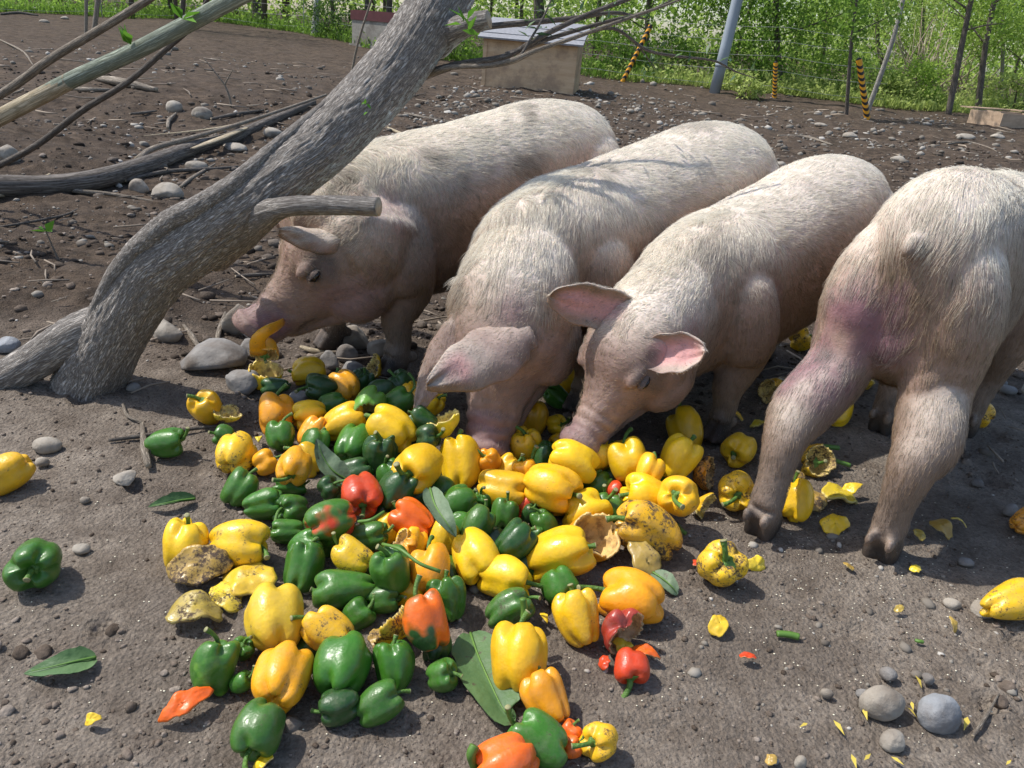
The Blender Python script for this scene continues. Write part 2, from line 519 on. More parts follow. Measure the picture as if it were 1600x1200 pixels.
class Pig:
    """one animal: closed rings for trunk, neck, head, legs and ears, fused to one skin"""
    def __init__(s, centre, heading, scale=1.0, tilt=0.0, ulen=1.0, dz=0.0):
        s.tilt, s.ulen = tilt, ulen
        s.f = nrm(np.array([*heading, 0.0])); s.l = np.array([-s.f[1], s.f[0], 0]); s.k = np.array([0, 0, 1.0])
        s.o = np.array([*centre, 0.0]); s.sc = scale
        s.V, s.F, s.n = [], [], 0
        s.bones = []        # (point, flow, length, radius)
        s.dz = dz
        s.extra = []
        s.paint = []        # (point, radius, colour, strength)
        s.bare = []         # (point, radius)
        s.eyes = []
    def L(s, u, v, z):
        z = z - s.tilt * max(0.0, u + .3) * min(1.0, max(0.0, (z - .12) / .3))
        return s.o + s.sc * (s.f * u * (1 - (1 - s.ulen) * float(smooth(.1, .6, z))) + s.l * v + s.k * z)
    def add(s, V, F):
        s.V.append(V); s.F.append(np.asarray(F) + s.n); s.n += len(V)
    def ring_tube(s, rows, up, n=28, seg=24, p=2.2, flow=None, hair=.028):
        """rows: x y z halfwidth halfheight"""
        R = catmull(np.array(rows), n)
        R[:, 3:] = np.maximum(R[:, 3:], .004)
        V, F = tube(R[:, :3], R[:, 3], seg, True, up, R[:, 4], p)
        s.add(V, F)
        T, S, U = frames(R[:, :3], up)
        for i in range(len(R)):
            for a in np.linspace(0, 6.28, 9)[:-1]:
                q = R[i, :3] + S[i] * R[i, 3] * math.cos(a) + U[i] * R[i, 4] * math.sin(a)
                s.bones.append((q, T[i] if flow is None else nrm(flow), hair))
    def ball(s, c, r, axes=None, flow=None, hair=.02):
        V, F = sphere(18, 12)
        V = V * np.asarray(r)
        if axes is not None: V = V @ np.array(axes)
        s.add(V + c, F)
    def torso(s, w=1.0, belly=0.0, bend=0.0, back=0.0):
        st = [(-.515, .50, .05, .06), (-.50, .50, .105, .115), (-.455, .497, .158, .165), (-.37, .49, .198, .20), (-.25, .475, .212, .22), (-.08, .452, .214, .225 + belly),
              (.08, .445, .208, .22 + belly), (.22, .448, .198, .208), (.33, .448, .182, .20), (.43, .44, .155, .182)]
        s.trunk = st
        rows = [(*s.L(u, bend * (u + .5) ** 2, z + back * max(0, -u)), hw * w * s.sc, hh * s.sc) for u, z, hw, hh in st[::-1]]
        s.ring_tube(rows, s.k, 40, 40, 2.15, hair=.030)
        s.neck0 = [rows[2], rows[1], rows[0]]
    def head(s, poll, snout, up, width=1.0, fat=1.1):
        B, S = np.array(poll, float), np.array(snout, float)
        d = nrm(S - B); Lh = np.linalg.norm(S - B); q = Lh / .33
        q = q * fat
        upv = np.array(up, float); upv = nrm(upv - d * np.dot(upv, d)); sd = np.cross(upv, d)    # sd: the pig's left
        s.hd, s.hu, s.hs, s.hB, s.hL = d, upv, sd, B, Lh
        H = lambda t, o, v=0.0: B + d * (t * Lh) + upv * o * q + sd * v * q
        s.H = H
        st = [(0, -.075, .112, .128), (.18, -.066, .116, .124), (.36, -.055, .103, .110), (.52, -.052, .068, .078), (.68, -.048, .050, .058), (.82, -.042, .043, .047), (.92, -.036, .041, .043), (.965, -.032, .047, .049), (.985, -.031, .049, .050), (1.0, -.032, .041, .042)]
        rows = [(*H(t, o), hw * width * q, hh * q) for t, o, hw, hh in st]
        n0 = s.neck0
        mid = (np.array(n0[2]) + np.array(rows[0])) / 2
        mid[3] = max(mid[3], .118 * s.sc); mid[4] = max(mid[4], .142 * s.sc)
        s.ring_tube(list(map(tuple, n0)) + [tuple(mid), rows[0], rows[1]], s.k * .6 + upv * .4, 26, 32, 2.1, hair=.030)
        V0 = len(s.bones)
        s.ring_tube(rows, upv, 40, 30, 2.25, hair=.014)
        for i in range(V0, len(s.bones)):
            q_, fl, hr = s.bones[i]
            s.bones[i] = (q_, -fl, hr)
        # the trunk's and neck's hair lies back towards the tail already (rows run head-to-tail or back)
        # jowls, lower jaw, cheek, brow, snout rim
        for v in (-1, 1):
            s.ball(H(.26, -.115, .055 * v), np.array([.085, .06, .068]) * q, [d, sd, upv])
            s.ball(H(.37, .012, .068 * v), np.array([.040, .018, .014]) * q, [d, sd, upv])
        jr = [(*H(.22, -.15), .07 * q, .045 * q), (*H(.45, -.138), .055 * q, .036 * q), (*H(.65, -.112), .035 * q, .024 * q), (*H(.80, -.092), .028 * q, .018 * q), (*H(.86, -.084), .018 * q, .012 * q)]
        s.ring_tube(jr, upv, 16, 18, 2.1, flow=-d, hair=.013)
        for v in (-1, 1):
            e = H(.40, -.004, .0835 * v * width)
            s.eyes.append((e, .0118 * q))
            lv_, lf_ = sphere(20, 16)
            for lo_, hi_, k_ in ((.30, 1.1, 1.28), (-1.1, -.62, 1.15)):
                ok = (lv_[:, 2] > lo_) & (lv_[:, 2] < hi_)
                f_ = lf_[ok[lf_].all(1)]
                W_ = (lv_ * np.array([1.55, .95, .85]) * .0105 * q * k_) @ np.array([d, sd * v, upv]) + e - sd * v * .0012
                s.extra.append((W_, f_))
            s.paint.append((e, .020 * q, SK_DARK, .9)); s.paint.append((H(.36, -.006, .09 * v * width), .045 * q, SK_DARK * 1.2, .75))
            s.paint.append((H(1.0, -.028, .020 * v), .011 * q, SK_DARK * .4, 1.0))
            for t in np.linspace(.66, .88, 6):
                s.paint.append((H(t, -.088 + .006 * math.sin(t * 20), (.040 - .02 * (t - .66)) * v), .011 * q, SK_DARK * .8, .85))
        s.paint.append((H(.97, -.03), .075 * q, SK_PURPLE * .8 + .03, .8))
        s.bare.append((H(1.0, -.03), .052 * q)); s.bare.append((H(.86, -.05), .05 * q * .5))
    def leg(s, pts, side, hind, slim=1.0):
        """pts: five or six (u, v, z, r) from hip to fetlock, then hoof centre"""
        pts = [(u, v * (slim if z > .25 else 1), z, r * (slim if z > .25 else 1)) for u, v, z, r in pts]
        rows = []
        for u, v, z, r in pts:
            rows.append((*s.L(u, v * side, z), r * s.sc * (.86 if hind and z > .3 else .95), r * s.sc * (1.12 if z > .18 else 1.0)))
        s.ring_tube(rows, s.f, 30, 22, 2.1, hair=.016)
        u, v, z, r = pts[-1]
        for e in (-1, 1):
            a = [(*s.L(u - .012, v * side + e * .012, .066), .016 * s.sc, .026 * s.sc), (*s.L(u + .002, v * side + e * .014, .038), .0165 * s.sc, .032 * s.sc), (*s.L(u + .016, v * side + e * .0155, .004), .0165 * s.sc, .043 * s.sc)]
            s.ring_tube(a, s.f, 8, 14, 2.4, hair=.003)
            s.ball(s.L(u - .044, v * side + e * .018, .052), np.array([.012, .009, .017]) * s.sc, [s.f, s.l, s.k])
        s.paint.append((s.L(u, v * side, .06), .13 * s.sc, SK_MUD, .65))
        s.paint.append((s.L(u + .012, v * side, -.01), .098 * s.sc, SK_HOOF, 1.0))
        s.bare.append((s.L(u + .01, v * side, .0), .055 * s.sc))
    def ear(s, base, tip, normal, width, cup=.35, curl=0.0, inner=True, tipf=2.6):
        B, T = np.array(base), np.array(tip)
        d = nrm(T - B); Le = np.linalg.norm(T - B)
        n = np.array(normal, float); n = nrm(n - d * np.dot(n, d)); w = np.cross(n, d)
        ns, nt = 34, 21
        S, Tt = np.meshgrid(np.linspace(-.12, 1, ns), np.linspace(-1, 1, nt), indexing='ij')
        hw = width * np.clip(.70 + 1.15 * S.clip(0) - (1.45 if tipf < 4 else 1.15) * S.clip(0) ** 2, 0, 1) * np.clip(1 - S.clip(0) ** tipf, 0, 1) ** .55 * (1 + .05 * np.sin(S * 17 + Tt * 3)) + .003
        hw = np.where(S < 0, width * .55, hw)
        C = B + d * (S * Le)[..., None] + n * (curl * Le * S.clip(0) ** 2)[..., None]
        prof = cup * (1.0 - .45 * S.clip(0))
        lift = prof * hw * (Tt ** 2 - .35) + .007 * fbm(np.stack([S * 4, Tt * 2, S * 0 + Le * 50], -1), 2, 5) * S.clip(0, 1) - .010 * S.clip(0, 1) ** 2 * Tt
        P = C + w * (hw * Tt * (1 - .25 * prof * Tt ** 2))[..., None] + n * lift[..., None]
        th = (.0022 + .0085 * (1 - S.clip(0, 1)) ** 2 * (1 - Tt ** 2))[..., None]
        Vt, Vb = (P + n * th).reshape(-1, 3), (P - n * th).reshape(-1, 3)
        k = ns * nt
        i = np.arange(ns - 1)[:, None] * nt; j = np.arange(nt - 1)[None]
        a = np.stack([i + j, i + nt + j, i + nt + j + 1, i + j + 1], -1).reshape(-1, 4)
        Fs = [a, a[:, ::-1] + k]
        bd = list(range(nt)) + [r * nt + nt - 1 for r in range(1, ns)] + [(ns - 1) * nt + c for c in range(nt - 2, -1, -1)] + [r * nt for r in range(ns - 2, 0, -1)]
        e = np.array([[bd[x], bd[(x + 1) % len(bd)], bd[(x + 1) % len(bd)] + k, bd[x] + k] for x in range(len(bd))])
        Fs.append(e)
        s.extra.append((np.vstack([Vt, Vb]), np.vstack(Fs)))
        for x in range(0, ns, 2):
            for y in range(0, nt, 3):
                s.bones.append((P[x, y] - n * .006, nrm(d * .8 + w * Tt[x, y] * .5), .009))
                if inner:
                    s.bones.append((P[x, y] + n * .006, nrm(d * .8 + w * Tt[x, y] * .5), .008))
        if inner:
            for t_ in (.2, .4, .6, .75):
                s.paint.append((B + d * Le * t_ + n * (curl * Le * t_ ** 2 + .0), width * .72, SK_ROSE, .8, n))
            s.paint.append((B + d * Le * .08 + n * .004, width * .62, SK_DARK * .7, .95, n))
    def build(s, name, label, tones, fur_n, seed):
        rng = np.random.default_rng(seed)
        V, F = np.vstack(s.V), np.vstack(s.F)
        faces = [tuple(f) if f[2] != f[3] else tuple(f[:3]) for f in F.tolist()]
        me = make_mesh('tmp', V, faces)
        tmp = bpy.data.objects.new('tmp', me); COL.objects.link(tmp)
        m = tmp.modifiers.new('r', 'REMESH'); m.mode = 'VOXEL'; m.voxel_size = .0062
        m = tmp.modifiers.new('s', 'SMOOTH'); m.factor = .5; m.iterations = 6
        dg = bpy.context.evaluated_depsgraph_get()
        ev = tmp.evaluated_get(dg).to_mesh()
        nv = len(ev.vertices)
        V = np.empty(nv * 3, np.float32); ev.vertices.foreach_get('co', V); V = V.reshape(-1, 3).astype(float)
        nl = np.empty(len(ev.polygons), np.int32); ev.polygons.foreach_get('loop_total', nl)
        lv = np.empty(len(ev.loops), np.int32); ev.loops.foreach_get('vertex_index', lv)
        N = np.empty(nv * 3, np.float32); ev.vertices.foreach_get('normal', N); N = N.reshape(-1, 3).astype(float)
        tmp.evaluated_get(dg).to_mesh_clear()
        Fq = lv.reshape(-1, 4)
        for ev_, ef_ in s.extra:
            en = np.zeros_like(ev_); a_, b_, c_ = ev_[ef_[:, 0]], ev_[ef_[:, 1]], ev_[ef_[:, 2]]
            fn = np.cross(b_ - a_, c_ - a_)
            for q_ in range(4): np.add.at(en, ef_[:, q_], fn)
            Fq = np.vstack([Fq, ef_ + len(V)]); V = np.vstack([V, ev_]); N = np.vstack([N, nrm(en)])
        nv = len(V)
        bpy.data.objects.remove(tmp); bpy.data.meshes.remove(me)
        # muscle folds, lumps
        V = V + N * (.0035 * fbm(V * 11 + seed, 3, seed) + .0012 * fbm(V * 42, 3, seed + 4))[:, None]
        hv = V - s.hB
        ht = hv @ s.hd / s.hL; hr = np.linalg.norm(hv - np.outer(hv @ s.hd, s.hd) + s.hu * .04, axis=1)
        face = smooth(.05, .35, ht) * smooth(.19, .14, hr) * (ht < 1.2)
        V = V + N * (face * .0022 * np.sin(ht * 75 + 2 * fbm(V * 20, 2, 3)) * smooth(.62, .75, ht) * smooth(1.0, .92, ht) * (hv @ s.hu > -.06))[:, None]
        V = V + N * (face * .0030 * fbm(V * 28, 3, seed + 30))[:, None]
        loc = V - s.o
        u = loc @ s.f / s.sc; v = loc @ s.l / s.sc; z = V[:, 2] / s.sc
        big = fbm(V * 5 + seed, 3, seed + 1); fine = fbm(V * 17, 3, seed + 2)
        top = smooth(-.05, .72, N[:, 2] + .22 * big)  # upward faces pale, flanks brown: shading painted into the coat along with dirt
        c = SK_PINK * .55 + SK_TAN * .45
        cream = smooth(.1, .8, N[:, 2])[:, None]  # lightens upward skin, imitating the brighter light on the back
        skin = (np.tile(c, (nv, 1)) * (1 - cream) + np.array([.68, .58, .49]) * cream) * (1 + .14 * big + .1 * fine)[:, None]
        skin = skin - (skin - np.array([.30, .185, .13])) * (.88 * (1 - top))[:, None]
        low = smooth(.46, .18, z + .05 * fine + .05 * big)
        skin = skin * (1 - .75 * low[:, None]) + SK_MUD * .75 * low[:, None]
        skin = skin * (1 - .7 * face[:, None]) + SK_FACE * (1 + .45 * fine[:, None]) * .7 * face[:, None]
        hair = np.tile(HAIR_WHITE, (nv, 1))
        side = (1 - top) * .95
        hair = hair * (1 - side[:, None]) + (HAIR_TAN * .55 + HAIR_BROWN * .45) * side[:, None]  # flank hair browned for painted shade as well as dirt
        hair = hair * (1 - .75 * low[:, None]) + HAIR_BROWN * .75 * low[:, None]
        hair = hair * (1 - .45 * face[:, None]) + HAIR_TAN * .85 * .45 * face[:, None]
        smudge = smooth(.10, .55, fbm(V * 7 + 3 * seed, 4, seed + 8)) * .55 * tones.get('smudge', 1.0)
        skin = skin * (1 - smudge[:, None]) + SK_MUD * .9 * smudge[:, None]
        hair = hair * (1 - .6 * smudge[:, None]) + np.array([.30, .24, .17]) * .6 * smudge[:, None]
        for it in s.paint:
            p, r, col, k = it[:4]
            d = np.linalg.norm(V - p, axis=1) / r + (.22 if r < .045 else .55) * fine + (0 if r < .045 else .25) * big
            w = smooth(1.15, .30, d) * k
            if len(it) > 4: w = w * smooth(.1, .5, N @ it[4])
            skin = skin * (1 - w[:, None]) + np.asarray(col) * w[:, None]
            hair = hair * (1 - .7 * w[:, None]) + (np.asarray(col) * .75 + .16) * .7 * w[:, None]
        keep = np.ones(nv)
        for p, r in s.bare:
            keep = keep * (.04 + .96 * smooth(.7, 1.15, np.linalg.norm(V - p, axis=1) / r))
        keep = keep * (1 - .62 * face) * (1 - .35 * low)
        root = empty(name, s.o, label, 'pig', 'pigs eating the peppers')
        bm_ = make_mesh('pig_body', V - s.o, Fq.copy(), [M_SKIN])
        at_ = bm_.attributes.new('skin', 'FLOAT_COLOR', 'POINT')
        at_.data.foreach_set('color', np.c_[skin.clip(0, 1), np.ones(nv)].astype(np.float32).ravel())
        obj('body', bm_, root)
        for e, r in s.eyes:
            sv, sf = sphere(14, 10)
            mb = MB(); mb.add((sv * np.array([1.35, 1.0, .62]) * r) @ np.array([s.hd, s.hs, s.hu]) + e - s.o, sf)
            obj('eye', mb.mesh('eye', [M_EYE]), root)
        # ---- bristles
        tri = np.vstack([Fq[:, :3], Fq[:, [0, 2, 3]]])
        A = np.linalg.norm(np.cross(V[tri[:, 1]] - V[tri[:, 0]], V[tri[:, 2]] - V[tri[:, 0]]), axis=1) * keep[tri].mean(1)
        view = nrm(CP - V[tri].mean(1)); face = np.einsum('ij,ij->i', N[tri[:, 0]], view)
        A = A * np.where(face > -.35, 1.0, .12)          # thinner coat on the far flank
        ti = rng.choice(len(tri), fur_n, p=A / A.sum())
        b = rng.random((fur_n, 2)); fl = b.sum(1) > 1; b[fl] = 1 - b[fl]
        w3 = np.c_[1 - b.sum(1), b]
        mixv = lambda Q: (Q[tri[ti]] * w3[..., None]).sum(1)
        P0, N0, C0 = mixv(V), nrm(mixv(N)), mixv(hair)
        bp = np.array([x[0] for x in s.bones]); bf = np.array([x[1] for x in s.bones]); bl = np.array([x[2] for x in s.bones])
        flow = np.zeros((fur_n, 3)); ln = np.zeros(fur_n)
        cell = np.floor(P0 / .018).astype(np.int64)
        _, ci, inv = np.unique(cell, axis=0, return_index=True, return_inverse=True)
        inv = inv.ravel()
        Q0 = P0[ci]
        qf = np.zeros((len(Q0), 3)); ql = np.zeros(len(Q0))
        bn = (bp ** 2).sum(1)
        for a in range(0, len(Q0), 4000):
            q = Q0[a:a + 4000]
            D = np.maximum((q ** 2).sum(1)[:, None] + bn[None] - 2 * q @ bp.T, 0)
            W = 1 / (D + 2e-4) ** 2
            W /= W.sum(1, keepdims=True)
            qf[a:a + 4000] = W @ bf; ql[a:a + 4000] = W @ bl
        flow, ln = qf[inv], ql[inv]
        flow = flow + np.array([0, 0, -.55]) * (1 - .7 * np.abs(N0[:, 2:3]))
        flow = flow + .20 * np.stack([fbm(P0 * 9, 2, 40 + q) for q in range(3)], -1)
        flow = nrm(flow - N0 * (flow * N0).sum(1, keepdims=True))
        loc = P0 - s.o; uu = loc @ s.f / s.sc; vv = loc @ s.l / s.sc
        mane = np.exp(-(vv / .06) ** 2) * smooth(.15, .4, uu) * (N0[:, 2] > .1)
        ln = ln * s.sc * .85 * rng.uniform(.5, 1.3, fur_n) * (1 + .45 * mane) * tones.get('len', 1.0)
        lift = .10 + .5 * mane
        tuft = np.stack([vnoise(P0 * 60, 90 + q) - .5 for q in range(3)], -1) * .20
        d0 = nrm(flow + N0 * lift[:, None] + tuft + rng.normal(0, .09, (fur_n, 3)))
        d1 = nrm(flow + N0 * (lift * .25)[:, None] + tuft + np.array([0, 0, -.12]) + rng.normal(0, .07, (fur_n, 3)))
        P1 = P0 + d0 * (ln * .4)[:, None]; P2 = P1 + d1 * (ln * .6)[:, None]
        C0 = C0 * rng.uniform(.72, 1.12, (fur_n, 1))
        dk = rng.random(fur_n) < .05
        C0[dk] *= .35
        hc = bpy.data.hair_curves.new('fur')
        hc.add_curves([3] * fur_n)
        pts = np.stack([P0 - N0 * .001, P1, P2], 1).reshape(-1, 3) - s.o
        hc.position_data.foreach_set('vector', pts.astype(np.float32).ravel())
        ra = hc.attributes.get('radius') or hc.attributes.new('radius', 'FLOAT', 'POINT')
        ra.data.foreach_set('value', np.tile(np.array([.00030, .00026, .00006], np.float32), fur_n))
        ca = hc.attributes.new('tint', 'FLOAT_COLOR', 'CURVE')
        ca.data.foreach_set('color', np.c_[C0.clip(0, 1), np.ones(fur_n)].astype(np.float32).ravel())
        hc.materials.append(M_FUR)
        obj('fur', hc, root)
        return root
FRONT = [(.30, .05, .56, .03), (.30, .085, .49, .088), (.285, .125, .36, .085), (.265, .125, .275, .062), (.29, .12, .175, .043), (.285, .12, .10, .032), (.295, .12, .062, .034)]
HIND = [(-.37, .03, .62, .03), (-.37, .075, .55, .105), (-.345, .10, .45, .125), (-.315, .112, .375, .112), (-.31, .12, .305, .096), (-.355, .116, .235, .060), (-.385, .115, .19, .043), (-.372, .112, .115, .032), (-.36, .112, .066, .034)]
def moved(pts, du, dv=0.0, lift=0.0):
    """swing a leg: the lower joints move more than the upper ones"""
    out = []
    for u, v, z, r in pts:
        k = (1 - min(1, z / pts[0][2])) ** 1.1
        out.append((u + du * k, v + dv * k, z, r))
    return out
FUR_N = 80000

# the pig seen from behind
p = Pig((1.0, 1.755), (.637, .771), 1.05, 0.0, .85)
p.torso(.64)
p.head(p.L(.66, .0, .44), p.L(.86, -.02, .16), p.f + p.k)
p.leg(moved(HIND, -.25, -.025), 1, True, .74); p.leg(moved(HIND, -.13, -.005), -1, True, .74)
p.ball(p.L(-.405, .066, .41), np.array([.085, .064, .16]), [p.f, p.l, p.k]); p.ball(p.L(-.39, -.066, .41), np.array([.085, .064, .16]), [p.f, p.l, p.k])
p.ball(p.L(-.405, .078, .32), np.array([.08, .052, .11]), [p.f, p.l, p.k]); p.ball(p.L(-.38, -.078, .32), np.array([.08, .052, .11]), [p.f, p.l, p.k])
p.leg(moved(FRONT, -.22, -.05), 1, False); p.leg(moved(FRONT, -.03, -.04), -1, False)
p.ear(p.H(.05, .04, .09), p.H(.25, .12, .22), p.f, .055)
p.ear(p.H(.05, .04, -.09), p.H(.25, .12, -.22), p.f, .055)
p.ball(p.L(-.520, .0, .578), np.array([.019, .019, .024]))
p.ball(p.L(-.540, .004, .572), np.array([.013, .013, .016]))
p.paint += [(p.L(-.56, .06, .42), .13, SK_PURPLE, .95), (p.L(-.53, .11, .35), .12, SK_PURPLE, .85), (p.L(-.56, .03, .34), .10, SK_PURPLE, .7), (p.L(-.50, .10, .30), .09, SK_PURPLE, .5), (p.L(-.53, 0, .49), .04, SK_PURPLE, .8), (p.L(-.54, 0, .575), .028, SK_MUD * 1.3, .8),
            (p.L(-.50, .09, .345), .03, SK_DARK, .7), (p.L(-.50, -.01, .38), .08, SK_PURPLE, .45)]
p.bare += [(p.L(-.52, .06, .42), .07), (p.L(-.55, 0, .575), .028)]
p.build('pig', 'whitish pig seen from behind with stub tail and purplish hindquarters', {'smudge': .75, 'len': 1.35}, FUR_N, 14)

# the pig with one ear out and its snout among the peppers, third along
p = Pig((.65, 2.03), (-.69, -.72), .96, .13)
p.torso(.84)
p.head(at(998, 495, 1.58), at(893, 692, 1.46), p.f * .8 + p.k, 1.0)
p.leg(moved(FRONT, .02), 1, False); p.leg(moved(FRONT, -.04), -1, False)
p.leg(HIND, 1, True); p.leg(HIND, -1, True)
p.ear(at(992, 492, 1.57), at(856, 462, 1.55), -ray(930, 480) + np.array([0, 0, -.3]), .050, .30, tipf=6)
p.ear(at(1012, 556, 1.50), at(1102, 548, 1.45), -ray(1050, 540) + np.array([0, 0, .1]), .046, .75, tipf=6)
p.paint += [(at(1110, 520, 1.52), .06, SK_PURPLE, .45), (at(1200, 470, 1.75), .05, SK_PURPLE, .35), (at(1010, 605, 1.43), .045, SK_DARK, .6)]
p.build('pig', 'pale pig with one pink ear spread wide, snout down among yellow peppers', {'smudge': 1.0}, FUR_N, 23)

# the pig with both ears flopped over its face
p = Pig((.32, 2.15), (-.69, -.72), 1.03, .12)
p.torso(.88)
p.head(at(770, 455, 1.66), at(738, 708, 1.50), p.f + p.k * .35, 1.0)
p.leg(moved(FRONT, .02), 1, False); p.leg(moved(FRONT, -.03), -1, False)
p.leg(HIND, 1, True); p.leg(HIND, -1, True)
p.ear(at(812, 528, 1.54), at(664, 610, 1.40), ray(750, 560) + np.array([0, 0, -.4]), .072, .30, -.10, False)
p.ear(at(712, 508, 1.62), at(652, 642, 1.53), ray(660, 590) + np.array([.5, 0, -.2]), .046, .35, 0, False)
p.paint += [(at(785, 520, 1.46), .06, SK_ROSE * np.array([1, .72, .85]), .75), (at(720, 560, 1.42), .055, SK_ROSE * np.array([1, .75, .85]), .5), (at(800, 480, 1.55), .05, SK_PURPLE, .5), (at(850, 500, 1.65), .05, SK_PURPLE, .3)]
p.build('pig', 'large white pig with both pink ears flopped forward over its face', {'smudge': .9, 'len': 1.1}, FUR_N, 37)

# the pig by the tree, chewing a pepper
p = Pig((-.18, 2.26), (-.75, -.66), 1.05, .12)
p.torso(.84)
p.head(at(535, 335, 1.93), at(377, 506, 1.82), p.k + p.f * .5, 1.0)
p.leg(moved(FRONT, .0, .0), 1, False); p.leg(moved(FRONT, .07), -1, False)
p.leg(HIND, 1, True); p.leg(HIND, -1, True)
p.ear(at(528, 378, 1.82), at(436, 362, 1.76), ray(490, 360) + np.array([0, 0, -1.2]), .040, .5, 0, False)
p.ear(at(500, 330, 2.0), at(430, 350, 2.0), ray(490, 360) + np.array([0, 0, -1.2]), .036, .4, 0, False)
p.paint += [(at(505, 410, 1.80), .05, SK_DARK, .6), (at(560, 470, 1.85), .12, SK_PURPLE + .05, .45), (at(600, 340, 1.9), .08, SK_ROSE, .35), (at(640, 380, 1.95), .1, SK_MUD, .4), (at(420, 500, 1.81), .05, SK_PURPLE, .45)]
p.build('pig', 'pig beneath the leaning trunk chewing a torn yellow pepper', {'smudge': 1.5}, FUR_N, 51)
# ------------------------------------------------------------------ leaning tree, branches, sticks
def mat_bark(name, dark, light, lichen=0.0, scale=1.0):
    m = Mat(name, .92, .2)
    at_ = m.n('ShaderNodeAttribute', attribute_name='bark')      # round the limb and along it
    bc = at_.outputs['Vector']
    co = m.coord()
    n1 = m.n('ShaderNodeTexNoise', Scale=1.0, Detail=6, Roughness=.62, Distortion=.5); m.l(bc, n1.inputs['Vector'])
    ridge = m.math('ABSOLUTE', m.math('SUBTRACT', n1.outputs['Fac'], .5))
    plate = m.ramp(m.math('MULTIPLY', ridge, 5.0), [(.05, 0.0), (.55, 1.0)])
    f = m.noise(co, 45 * scale, 6, .7)
    k = m.math('ADD', m.math('MULTIPLY', plate, .7), m.math('MULTIPLY', f, .45))
    c = m.ramp(k, [(.16, dark), (.62, light), (1.0, [min(1, x * 1.25) for x in light])])
    if lichen:
        a2 = m.n('ShaderNodeAttribute', attribute_name='lichen')
        patch = m.ramp(m.math('ADD', m.noise(co, 34, 6, .7), m.math('MULTIPLY', a2.outputs['Fac'], .36)), [(.72, 0.0), (.80, 1.0)])
        patch = m.math('MULTIPLY', patch, m.ramp(plate, [(.05, 0.0), (.4, 1.0)]))
        c = m.mix(m.math('MULTIPLY', patch, lichen), c, (.60, .64, .62))
    m.color(c)
    m.bump(m.math('ADD', m.math('MULTIPLY', plate, 1.0), m.math('MULTIPLY', f, .35)), .7, .009 if lichen else .004)
    return m.m
M_BARK = mat_bark('grey_bark', (.14, .12, .104), (.38, .345, .305), .9)
M_STICK = mat_bark('stick_bark', (.13, .105, .08), (.34, .29, .23))
M_STICK_DARK = mat_bark('dark_stick_bark', (.07, .058, .048), (.20, .175, .15))
M_PALE = mat_bark('peeled_wood', (.34, .27, .17), (.52, .44, .31))
M_GREENPOLE = mat_bark('green_bark', (.17, .19, .14), (.30, .33, .26))
M_CUT = mat_plain('cut_wood', (.36, .29, .20), .85, .25, 40, .002)
M_SPROUT = mat_leaf('sprout_leaf', (.07, .20, .02), (.16, .36, .04))

def limb(P, R, seg, n, seed, ridge=.05, freq=14.0, stretch=5.0, flat=1.0, cap=True):
    """bark-covered limb through points P with radii R; returns V, F, ridge value"""
    Q = catmull(np.c_[np.asarray(P, float), np.asarray(R, float)], n)
    C, r = Q[:, :3], np.maximum(Q[:, 3], .0008)
    T, S, U = frames(C, (0, -.3, 1))
    a = np.linspace(0, 2 * math.pi, seg, endpoint=False)
    s = np.concatenate([[0], np.cumsum(np.linalg.norm(np.diff(C, axis=0), axis=1))])
    ca, sa = np.cos(a)[None], np.sin(a)[None]
    rr = r[:, None]
    # ridges run along the limb: noise stretched lengthwise, warped
    q = np.stack([np.broadcast_to(ca * freq * .32 / stretch ** 0, (n, seg)), np.broadcast_to(sa * freq * .32, (n, seg)), np.broadcast_to((s / (r.mean() * 2 * math.pi) * freq / stretch)[:, None], (n, seg))], -1)
    w = fbm(q * .5 + seed, 2, seed) [..., None] * .9
    rg = 1 - np.abs(fbm(q + w, 3, seed + 1)) * 2.2
    rg2 = fbm(q * 2.4, 2, seed + 5)
    h = ridge * (.7 * rg + .35 * rg2) + .10 * fbm(q * .22, 2, seed + 9)
    V = C[:, None] + (S[:, None] * ca[..., None] + U[:, None] * sa[..., None] * flat) * (rr * (1 + h))[..., None]
    V = V.reshape(-1, 3)
    i = np.arange(n - 1)[:, None] * seg; j = np.arange(seg)[None]; k = (j + 1) % seg
    F = np.stack([i + j, i + k, i + seg + k, i + seg + j], -1).reshape(-1, 4)
    V = np.vstack([V, C[0], C[-1]])
    j = np.arange(seg); k = (j + 1) % seg
    F = np.vstack([F, np.stack([np.full(seg, n * seg), k, j, j], -1), np.stack([np.full(seg, n * seg + 1), (n - 1) * seg + j, (n - 1) * seg + k, (n - 1) * seg + k], -1)])
    val = np.concatenate([(.5 + .5 * (.7 * rg + .4 * rg2)).ravel(), [.5, .5]])
    bc = np.vstack([(q * np.array([2.3, 2.3, 1.7])).reshape(-1, 3), [0, 0, 0], [0, 0, 0]])
    return V, F, (val.clip(0, 1), bc)
